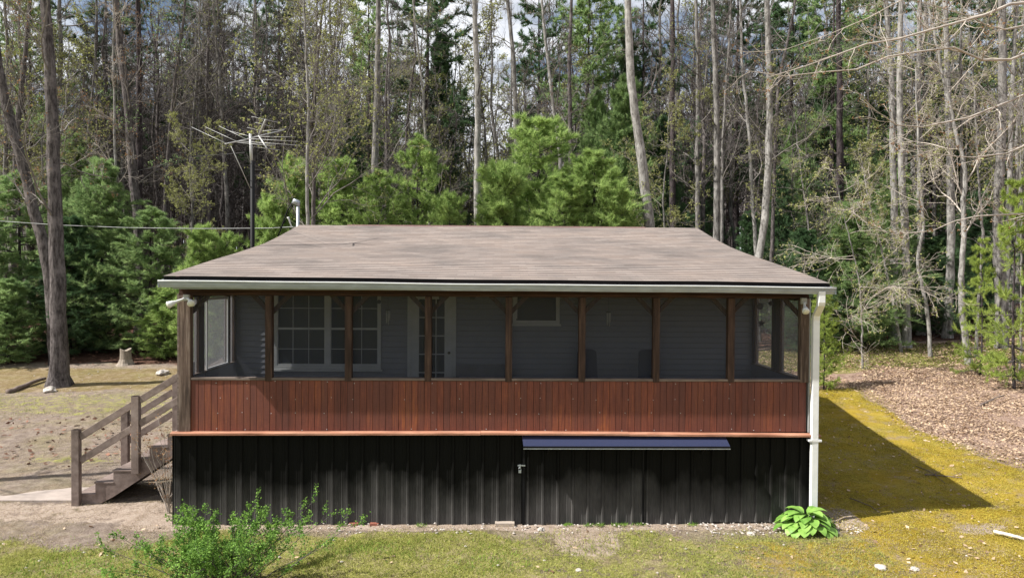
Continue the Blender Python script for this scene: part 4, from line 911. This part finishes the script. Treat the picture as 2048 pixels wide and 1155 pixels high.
# white pine saplings and taller evergreens
def pine_proto(seed, hh, rr, whorl=.38, per=6, m='needle', t0=.06, shape=.8, ns=12, nt=5, nbl=11, bl=.18, bw=.017, droop=-.02, openn=0):
    g = np.random.default_rng(seed); Q = np.stack([np.cumsum(g.normal(size=14)*.02), np.cumsum(g.normal(size=14)*.02), np.linspace(-.3, hh, 14)], -1)
    trunk = tubes(Q[None], np.linspace(.011*hh+.01, .01, 14)[None], 8)
    Z = np.arange(t0*hh, hh*.985, whorl); P1 = []; R1 = []
    for z in Z:
        f = (z-t0*hh)/(hh*(1-t0)); Lb = rr*(1-f**1.25)**shape*g.uniform(.7, 1.1)+.12
        if f < .12: Lb *= .75
        ph = g.uniform(0, 6.28)
        for k in range(per):
            if g.uniform() < openn: continue
            a = ph+k*2*PI/per+g.uniform(-.3, .3); l = Lb*g.uniform(.5, 1.2); s_ = np.linspace(0, 1, 6)
            rise = .10+.35*f; tilt = g.uniform(-.08, .1)
            P1.append(np.stack([Q[0, 0]+np.cos(a)*l*s_, Q[0, 1]+np.sin(a)*l*s_, z+g.uniform(-.1, .1)+l*((rise+tilt)*s_-.18*s_*(1-s_)*2+droop*s_*s_)], -1)); R1.append(np.linspace(.014+.006*l, .004, 6))
    P1 = np.array(P1); R1 = np.array(R1); k = len(P1)
    P2, R2 = grow(P1, R1, g, ns, .2, .99, .46, .85, 3, .12, .05, .6, flat=.7)
    tip = unit(P2[:, -1]-P2[:, -2]); C_, D_ = [], []
    for q in np.linspace(.25, 1, nt):
        i = min(2, int(q*3)); w = q*3-i; c_ = P2[:, i]*(1-w)+P2[:, i+1]*w
        for _ in range(nbl): C_.append(c_+g.normal(size=c_.shape)*.015); D_.append(unit(tip*1.0+g.normal(size=c_.shape)*.55+np.array([0, 0, .25])))
    for q in (3, 4, 5):
        for _ in range(nbl): c_ = P1[:, q]; C_.append(c_+g.normal(size=c_.shape)*.03); D_.append(unit(g.normal(size=c_.shape)+np.array([0, 0, .3])))
    C_ = np.concatenate(C_); D_ = np.concatenate(D_); fol = blades(C_, D_, bl, bw, g)
    br = join([tubes(P1, R1, 4), tubes(P2, np.maximum(R2, .004), 3)])
    return trunk, br, fol, m
_mesh = {}
def pine(proto_key, px, topy, hwpx, D, label, name='pine_tree', m=None, group=None, hmul=1., lean=0):
    proto, ph, prr = PROTO[proto_key]; trunk, br, fol, mm = proto; m = m or mm
    tp = at(px, topy, D-12); x, y = tp[0], tp[1]; g0 = h(x, y); hh = (tp[2]-g0)*hmul; r_ = hwpx/F*D
    T = thing(name, label, DT, (x, y, g0), group); key = proto_key
    if (key, m) not in _mesh:
        a = mk('trunk', trunk[0], trunk[1], MT['bark_dark'], T, True); b_ = mk('bough', br[0], br[1], MT['twig_dark'], T, True); c_ = mk('crown', fol[0], fol[1], MT[m], T)
        _mesh[(key, m)] = (a, b_, c_)
    else:
        for o in _mesh[(key, m)]:
            q = o.copy(); COL.objects.link(q); q.parent = T
    T.scale = (r_/prr, r_/prr, hh/ph); T.rotation_euler = (lean, 0, rng.uniform(0, 6.28)); return T
PROTO = {'a': (pine_proto(1, 8., 2.2, .36, 7, openn=.1, shape=.6), 8., 2.2), 'b': (pine_proto(2, 8., 2.4, .40, 7, openn=.2, shape=.65), 8., 2.4), 'c': (pine_proto(3, 5., 1.6, .27, 6, 'needle', shape=.55, openn=.1), 5., 1.6),
         'd': (pine_proto(5, 9., 3., .34, 8, 'needle_mid', t0=.05, droop=-.12, ns=13), 9., 3.),
         'e': (pine_proto(6, 7., 2.4, .52, 6, 'needle_yellow', openn=.35, ns=10, droop=-.15), 7., 2.4),
         'T': (pine_proto(8, 22., 3.6, .85, 5, 'needle_dark', t0=.33, shape=.5, ns=10, nt=6, nbl=11, bl=.28, bw=.05, openn=.2), 22., 3.6),
         'U': (pine_proto(11, 22., 3.8, .95, 5, 'needle_dark', t0=.2, shape=.45, ns=10, nt=6, nbl=11, bl=.28, bw=.05, droop=-.1, openn=.25), 22., 3.8)}
pine('a', 675, 312, 120, 28.5, 'bright green pine sapling behind the left roof edge, just right of the weatherhead')
pine('b', 835, 280, 105, 29, 'pointed bright pine sapling between the two tall trunks over the left ridge')
pine('b', 1078, 238, 175, 29.5, 'tallest bright pine sapling, pointed tip over the middle of the ridge')
pine('a', 1185, 300, 140, 27.8, 'broad bushy pine sapling right of the tallest one, against the big pale trunk')
pine('c', 1010, 330, 120, 27.2, 'low bright pine sapling at the left foot of the tallest one')
pine('a', 1130, 345, 130, 27, 'low full pine sapling in front of the tallest one at the ridge')
pine('c', 592, 322, 85, 28.5, 'small yellow green pine sapling between the antenna and the weatherhead')
pine('c', 545, 395, 70, 27.5, 'lowest pine sapling directly behind the antenna pole')
pine('a', 755, 340, 95, 28, 'pine sapling filling the gap left of the pointed one')
pine('c', 900, 390, 75, 27, 'small round pine top peeking over the ridge left of the middle')
pine('c', 1230, 370, 75, 26.8, 'small bright pine top right beside the foot of the big pale trunk')
pine('d', 205, 312, 125, 29, 'large soft pine right of the thick lawn tree', m='needle_mid')
pine('b', 40, 350, 135, 28.5, 'large dark green pine at the left margin behind the leaning trunk', m='needle_mid')
pine('b', 300, 420, 120, 28.5, 'dark green pine left of the corner post over the stump', m='needle_mid')
pine('d', 140, 430, 120, 28, 'dark green pine directly behind the thick lawn tree', m='needle_dark')
pine('d', -60, 400, 120, 27, 'dark green pine cut by the left margin of the picture', m='needle_mid')
pine('c', 400, 455, 70, 26.5, 'lighter pine behind the left roof corner', m='needle')
pine('c', 455, 470, 60, 27, 'light pine behind the left roof slope left of the antenna pole', m='needle')
pine('c', 330, 575, 60, 27.2, 'small fresh green pine close to the corner post', m='needle')
pine('c', 15, 560, 70, 26, 'small dark pine near the ground at the left margin', m='needle_mid')
pine('d', 1705, 400, 150, 28, 'broad dark hemlock behind the right eave', 'hemlock_tree', 'needle_mid')
pine('d', 1610, 455, 95, 27.5, 'dark hemlock half behind the right roof slope', 'hemlock_tree', 'needle_dark')
pine('d', 1790, 330, 110, 31, 'tall mid green hemlock behind the mottled edge trunk', 'hemlock_tree', 'needle_mid')
pine('d', 1870, 470, 110, 30, 'dark hemlock behind the smooth pale trunk', 'hemlock_tree', 'needle_dark')
pine('b', 1650, 575, 48, 21.5, 'small bright yellow green pine right beside the downspout', m='needle_yellow')
pine('e', 2035, 350, 95, 20.5, 'bright yellow green pine at the right margin', m='needle_yellow')
pine('e', 1965, 470, 60, 22.5, 'bright pine boughs left of the one at the right margin', m='needle_yellow')
pine('d', 1960, 380, 100, 33, 'dull green hemlock deep behind the stout brown trunk', 'hemlock_tree', 'needle_dark')
pine('d', 1500, 420, 70, 33, 'dark low hemlock between the mottled trunks over the right roof slope', 'hemlock_tree', 'needle_dark')
pine('d', 1250, 150, 120, 36, 'bluish green evergreen left of the big pale trunk, high', 'hemlock_tree', 'needle_mid')
pine('d', 1330, 230, 90, 37, 'bluish green evergreen right of the big pale trunk', 'hemlock_tree', 'needle_dark')
for px, ty, hw, D, m_, lab in [(1195, 175, 85, 38, 'needle_mid', 'soft green hemlock top left of the big pale trunk'), (1255, 60, 80, 42, 'needle_dark', 'very tall dark hemlock crossed by the top of the big pale trunk'),
        (1590, 240, 80, 38, 'needle_mid', 'mid green hemlock left of the black pine trunk'), (1655, 120, 90, 42, 'needle_dark', 'very tall dark hemlock around the black pine trunk'), (1735, 200, 80, 40, 'needle_dark', 'dark hemlock between the black trunk and the forking pale trunk'),
        (1560, 330, 75, 36, 'needle_dark', 'dark hemlock behind the mottled trunk at the right roof slope'), (1930, 240, 80, 40, 'needle_dark', 'dark hemlock right of the smooth pale trunk, high'), (1400, 300, 70, 40, 'needle_dark', 'dark hemlock between the medium grey and bluish trunks'),
        (700, 200, 70, 42, 'needle_dark', 'dark hemlock behind the left ridge trunk'), (880, 60, 80, 46, 'needle_dark', 'very tall dark hemlock left of the mottled middle trunk'), (150, 260, 90, 38, 'needle_mid', 'hazy green hemlock behind the thick lawn tree')]:
    pine('d', px, ty, hw, D, lab, 'hemlock_tree', m_)
for i, (px, D, key, lab) in enumerate([(1180, 40, 'T', 'tall dark white pine above the broad sapling right of centre'), (1290, 42, 'U', 'tall dark white pine behind the big pale trunk'),
        (860, 44, 'T', 'tall dark white pine crowning the top left of centre'), (1670, 38, 'U', 'tall dark white pine around the black trunk at right'), (1590, 42, 'T', 'tall dark white pine left of the black trunk'),
        (1960, 44, 'T', 'tall dark white pine behind the right group of pale trunks'), (740, 46, 'U', 'tall dark white pine above the left ridge trunk'), (1480, 46, 'T', 'tall dark white pine behind the slim leaning trunks'),
        (560, 50, 'T', 'tall white pine far behind the budding maple'), (1870, 46, 'U', 'tall dark white pine between the pale trunks at right'), (1740, 44, 'T', 'tall dark white pine right of the black trunk'),
        (210, 48, 'U', 'tall white pine far behind the forked trunk at left'), (60, 46, 'T', 'tall white pine far behind the thick lawn tree'), (1080, 48, 'U', 'tall dark white pine behind the slanting slim trunk'), (410, 54, 'T', 'tall white pine far behind the antenna')]):
    x = at(px, 400, D-12)[0]; p_, ph, prr = PROTO[key]
    top_py = -60-25*(i % 4); pine(key, px, top_py, 120*38/D*(1+.15*(i % 3)), D, lab, m='needle_dark' if i % 3 else 'needle_mid')

# background trunks: real trees, copied
def bare_proto(seed, hh, r_, twig, limbs=16, t0=.3, b=(6, 5, 2), bark='bark_brown', ll=.2, buds=None):
    g = np.random.default_rng(seed); n_ = 16
    Q = np.stack([np.cumsum(g.normal(size=n_)*.09), np.cumsum(g.normal(size=n_)*.09), np.linspace(-.3, hh, n_)], -1); rad = r_*np.linspace(1.1, .2, n_)
    P1, R1 = grow(Q[None], rad[None], g, limbs, t0, .97, ll, .9, 5, .16, .08, .4); P2, R2 = grow(P1, R1, g, b[0], .15, .98, .55, .8, 4, .2, .06, .6)
    P3, R3 = grow(P2, R2, g, b[1], .1, .98, .6, .8, 3, .25, .05, .7); parts = [tubes(P1, np.maximum(R1, .012), 4), tubes(P2, np.maximum(R2, .009), 3), tubes(P3, np.maximum(R3, .007), 3)]
    if b[2]: P4, R4 = grow(P3, R3, g, b[2], .2, 1, .7, .8, 2, .25, .05, .8); parts.append(tubes(P4, np.maximum(R4, .006), 3))
    T = thing('woodland_tree', 'x', DT); mk('trunk', *tubes(Q[None], rad[None], 8), MT[bark], T, True); V, Fc = join(parts); mk('crown', V, Fc, MT[twig], T, True)
    if buds:
        C_ = np.concatenate([P3[:, -1], P3[:, -2]]); C_ = np.concatenate([C_+g.normal(size=C_.shape)*.08 for _ in range(2)]); V, Fc = cards(C_, .06, g, .7); mk('foliage', V, Fc, MT[buds], T)
    return T
BP = [bare_proto(21, 19, .14, 'twig_dark', bark='bark_brown', limbs=22), bare_proto(22, 17, .10, 'twig', bark='bark_grey', buds='bud'), bare_proto(23, 21, .16, 'twig', bark='bark_grey', t0=.4), bare_proto(24, 15, .07, 'twig_dark', bark='bark_brown'), bare_proto(25, 18, .12, 'twig_dark', bark='bark_grey', t0=.25, buds='bud')]
used = [False]*5
regs = [(-60, 190, 26, 'slim bare tree in the wood behind the left lawn, beyond the pines', 'bare trees far behind the left pines'),
        (190, 560, 95, 'slim bare tree in the crowded stand behind the antenna', 'crowded dark trunks behind the antenna'),
        (560, 900, 46, 'slim bare tree in the wood behind the left half of the ridge', 'bare trees behind the left ridge'),
        (900, 1240, 30, 'slim bare tree in the wood behind the middle of the ridge', 'bare trees behind the middle ridge'),
        (1320, 1600, 36, 'slim bare tree in the wood above the right roof slope', 'bare trees above the right roof slope'),
        (1600, 2100, 52, 'slim bare tree deep in the wood at the right', 'bare trees deep at the right')]
for a, b_, cnt, lab, grp in regs:
    for k in range(cnt):
        D = rng.uniform(36, 62); px = a+(b_-a)*(k+rng.uniform(.1, .9))/cnt; p = at(px, 500, D-12); q = int(rng.integers(0, 5))
        if 190 <= a < 560: q = [0, 3, 2, 0, 3][q]
        T = BP[q] if not used[q] else copy_tree(BP[q]); used[q] = True
        s_ = rng.uniform(.8, 1.15); T.location = (p[0], p[1], h(p[0], p[1])); T.scale = (s_*rng.uniform(.8, 1.2), s_, s_); T.rotation_euler = (rng.uniform(-.04, .04), rng.uniform(-.05, .05), rng.uniform(0, 6.28))
        LM = [(60, 'at the left margin'), (190, 'left of the forked trunk'), (300, 'behind the forked trunk'), (390, 'well left of the antenna'), (470, 'just left of the antenna mast'), (560, 'right of the antenna mast'), (660, 'around the budding maple'), (760, 'near the left ridge trunk'), (900, 'left of the mottled middle trunk'), (1020, 'near the mottled middle trunk'), (1130, 'near the slanting slim trunk'), (1240, 'left of the big pale trunk'), (1400, 'near the purple dark pine trunk'), (1500, 'near the tall bluish trunk'), (1600, 'near the roof slope trunk'), (1740, 'near the black pine trunk'), (1850, 'behind the mottled edge trunk'), (1950, 'near the smooth pale trunk'), (9999, 'behind the stout brown trunk')]
        lm = next(v for k_, v in LM if p[0]/D*F+995 < k_)
        T['label'] = ('tall ' if s_ > 1.03 else 'short ' if s_ < .92 else '')+['dark slim', 'grey slim', 'sturdier grey', 'thin dark', 'greyish slim'][q]+' bare tree '+('deep in the wood ' if D > 49 else 'inside the wood ')+lm; T['group'] = 'bare woodland trees '+lm
    if 0:
        T['label'] = ['dark slim', 'grey slim', 'sturdier grey', 'very thin dark', 'pale slim'][q]+lab[lab.index(' bare'):]; T['group'] = grp
# far-off wood that reads as one mass
g = np.random.default_rng(99); K = 3900
px = g.uniform(-900, 3000, K); D = g.uniform(62, 125, K); Xs = (px-995)/F*D; Ys = D-12; gz = H(Xs, Ys); hh = g.uniform(11, 24, K)*np.where((px > 780) & (px < 1020), .62, 1.1)
Q = np.stack([np.stack([Xs+g.normal(size=K)*.25*i, Ys, gz+hh*i/5-.3], -1) for i in range(6)], 1); Rr = g.uniform(.07, .17, K)[:, None]*np.linspace(1, .25, 6)[None]
P1, R1 = grow(Q, Rr, g, 12, .2, .98, .24, .8, 3, .15, .1, .4); P2, R2 = grow(P1, R1, g, 5, .1, 1, .6, .8, 2, .2, .05, .7)
V, Fc = join([tubes(Q, Rr, 4), tubes(P1, np.maximum(R1, .03), 3), tubes(P2, np.maximum(R2, .022), 3)]); tag(mk('far_woods', V, Fc, MT['twig_dark']), 'far off leafless wood closing the view behind all trees', 'woods', kind='stuff')
# undergrowth at the wood edge
def brush(name, n_, x0, x1, y0, y1, hh, m, lab, buds=None):
    x = rng.uniform(x0, x1, n_); y = rng.uniform(y0, y1, n_); z = H(x, y); L_ = rng.uniform(.5, 1, n_)*hh; d = unit(rng.normal(size=(n_, 3))*.35+np.array([0, 0, 1]))
    P = np.stack([np.stack([x, y, z-.05], -1)+d*L_[:, None]*i/4+rng.normal(size=(n_, 3))*.03*i for i in range(5)], 1); R_ = np.linspace(.009, .003, 5)[None]*np.ones((n_, 1))
    P2, R2 = grow(P, R_, rng, 7, .25, 1, .4, .7, 3, .2, .05, .7); P3, R3 = grow(P2, R2, rng, 4, .2, 1, .5, .7, 2, .2, .05, .8)
    V, Fc = join([tubes(P, R_, 4), tubes(P2, np.maximum(R2, .004), 3), tubes(P3, np.maximum(R3, .003), 3)]); tag(mk(name, V, Fc, MT[m]), lab, 'undergrowth', kind='stuff')
brush('undergrowth_brush', 260, 9, 30, 16, 26, 1.9, 'twig', 'tangled bare brush under the trees at the right')
brush('undergrowth_thicket', 300, -30, -6, 16, 32, 2.2, 'twig_dark', 'tangled dark brush under the trees at the left')

# ---------------------------------------------------------------- shrubs, hosta, stump, logs
def shrub(loc, hh, spread, n_, m_tw, lab, cat, leafm=None, leaf=.02, nleaf=3, name='shrub', b=(6, 4), lean=0.):
    T = thing(name, lab, cat, loc); g = rng
    a = g.uniform(0, 6.28, n_); rt_ = g.normal(size=(n_, 1, 3))*np.array([.16, .12, 0])*spread*(1 if leafm == 'shrub_leaf' else .15); e = g.uniform(.05, 1, n_)*spread; L_ = hh*g.uniform(.65, 1.05, n_)
    s_ = np.linspace(0, 1, 8)[None, :, None]; end = np.stack([np.cos(a)*e+lean, np.sin(a)*e, L_*np.sqrt(np.maximum(.15, 1-.35*e*e/spread**2))], -1)[:, None]
    P = rt_+end*np.concatenate([s_**1.1, s_**1.1, s_**.9], -1)+g.normal(size=(n_, 8, 3))*.012*s_*hh; R_ = np.linspace(.009, .0025, 8)[None]*np.ones((n_, 1))
    P2, R2 = grow(P, R_, g, b[0], .3, .99, .32, .6, 4, .16, .12, .7); P3, R3 = grow(P2, R2, g, b[1], .2, .98, .5, .6, 3, .2, .1, .8)
    V, Fc = join([tubes(P, R_, 5), tubes(P2, np.maximum(R2, .002), 4), tubes(P3, np.maximum(R3, .0015), 3)]); mk('stems', V, Fc, MT[m_tw], T, True)
    if leafm:
        C_ = np.concatenate([P3.reshape(-1, 3)]+[P3[:, -1]]*2+[P2[:, -1]]*4+[P[:, -1]]*8); C_ = C_[C_[:, 2] > .2*hh]
        C_ = np.concatenate([C_+g.normal(size=C_.shape)*.022 for _ in range(nleaf)]); V, Fc = cards(C_, leaf, g, .62, .25); mk('leaves', V, Fc, MT[leafm], T)
    return T
p = at(440, 1180, -2.6)
shrub((p[0], p[1], 0), 1.0, 1.4, 70, 'twig_dark', 'leafy bright green shrub in the foreground at the lower left before the skirting', 'shrub', 'shrub_leaf', .017, 2, b=(5, 4))
p = at(338, 1012, .6)
shrub((p[0], p[1], .02), 1.5, .75, 14, 'twig_pale', 'bare pale stemmed bush with a few orange buds beside the porch steps', 'bush', 'bud_red', .016, 1, 'bare_bush', (2, 2), -.12)
# hosta: broad arching leaves
T = thing('hosta_plant', 'bright green broad leaved hosta clump at the foot of the downspout', 'plant', (5.27, -.42, .02)); parts = []
for k in range(58):
    ring = k/58; a = k*2.4; L_ = .14+.16*ring+rng.uniform(0, .05); out = .06+.30*ring; el = 1.0-.75*ring+rng.uniform(-.2, .2); a += rng.uniform(-.4, .4); L_ = .20+.06*rng.uniform(); w = .055+.03*rng.uniform()
    c0 = np.array([math.cos(a)*out*.75, math.sin(a)*out*.6, .10+.24*(1-ring)]); n_ = 7; V = []
    for i in range(n_):
        s_ = i/(n_-1); e_ = el-1.7*s_; d = np.array([math.cos(a)*math.cos(e_), math.sin(a)*math.cos(e_), math.sin(e_)]); c0 = c0+d*L_/(n_-1)*1.15 if i else c0
        ww = w*math.sin(PI*min(1, s_*.92+.08))**.75*(1 if s_ < .95 else .1); sd2 = np.array([-math.sin(a), math.cos(a), 0]); cup = .25*ww
        V += [c0-sd2*ww+(0, 0, cup), c0, c0+sd2*ww+(0, 0, cup)]
    Q = []
    for i in range(n_-1):
        for j in range(2): Q.append((i*3+j, i*3+j+1, i*3+j+4, i*3+j+3))
    parts.append((np.array(V), np.array(Q)))
    parts.append(tubes(np.array([[(0, 0, 0), tuple(V[1]*np.array([.6, .6, .6])), tuple(V[1])]]), np.array([[.006, .005, .004]]), 4))
V, Fc = join(parts); mk('leaves', V*np.array([1.3, 1.1, .95]), Fc, MT['hosta_leaf'], T, True)
# stump
p = at(250, 728, 14.0); z0 = h(p[0], 14.0)
a = np.linspace(0, 2*PI, 18, endpoint=False); T = thing('tree_stump', 'pale weathered tree stump standing on the left lawn edge', 'stump', (p[0], 14.0, z0))
V = []; lev = [(-.05, .36), (.06, .26), (.2, .20), (.42, .185), (.56, .19)]
for z, r_ in lev: V += [(math.cos(t_)*r_*(1+.18*math.sin(3*t_)+.1*math.sin(7*t_)*(r_ > .25)), math.sin(t_)*r_, z+(.05*math.sin(t_*2) if z > .5 else 0)) for t_ in a]
V.append((0, 0, .52)); Q = [(i*18+j, i*18+(j+1) % 18, i*18+18+(j+1) % 18, i*18+18+j) for i in range(4) for j in range(18)]
mk('stump_wood', V, [np.array(Q), np.array([(72+j, 72+(j+1) % 18, 90) for j in range(18)])], MT['stumpwood'], T, False)
def log(pts, r_, lab, m, name='fallen_log', cat='log', br=0):
    P = np.array(pts); o = MB().tube(rs(P, 10)+rng.normal(size=(10, 3))*r_*.15, np.linspace(r_, r_*.6, 10), 9)
    if br:
        for k in range(br): i = rng.integers(1, len(P)); b_ = P[i-1]*.5+P[i]*.5; o.tube([b_, b_+np.array([rng.uniform(-.2, .3), rng.uniform(-.1, .2), .08])], [r_*.5, r_*.2], 5)
    tag(o.build(name, MT[m], None, True), lab, cat)
def gp_(px, py, dz=.03):
    d = ray(px, py); t_ = 3.
    while t_ < 70:
        q = CAM+d*t_
        if q[2] < h(q[0], q[1])+dz: break
        t_ += .01
    return q
log([gp_(18, 783, .06), gp_(50, 770, .1), gp_(90, 756, .1)], .085, 'grey fallen log lying left of the thick lawn tree', 'darkwood_log')
log([gp_(1990, 1062), gp_(2020, 1069), gp_(2060, 1080)], .035, 'bleached white dead branch on the moss at the right margin', 'deadwood', 'fallen_branch', 'branch')
log([gp_(1850, 948), gp_(1885, 950), (gp_(1925, 955))], .014, 'dark broken branch lying across the shadow edge on the moss', 'darkwood_log', 'fallen_branch', 'branch', 3)
log([gp_(1700, 995), gp_(1740, 1010), (gp_(1760, 1025))], .010, 'thin dark twig inside the cabin shadow on the moss', 'darkwood_log', 'fallen_branch', 'branch', 1)
log([gp_(1830, 930), gp_(1860, 942), (gp_(1890, 965))], .008, 'thin twig beside the dark broken branch on the moss', 'darkwood_log', 'fallen_branch', 'branch', 1)
log([gp_(1960, 810), gp_(1990, 795), (gp_(2010, 790))], .03, 'dark half buried branch on the leaf bank at the right', 'darkwood_log', 'fallen_branch', 'branch', 2)
log([gp_(1935, 693), gp_(1965, 700), (gp_(1985, 706))], .05, 'small fallen limb at the foot of the trees by the right wood edge', 'darkwood_log', 'fallen_branch', 'branch', 3)
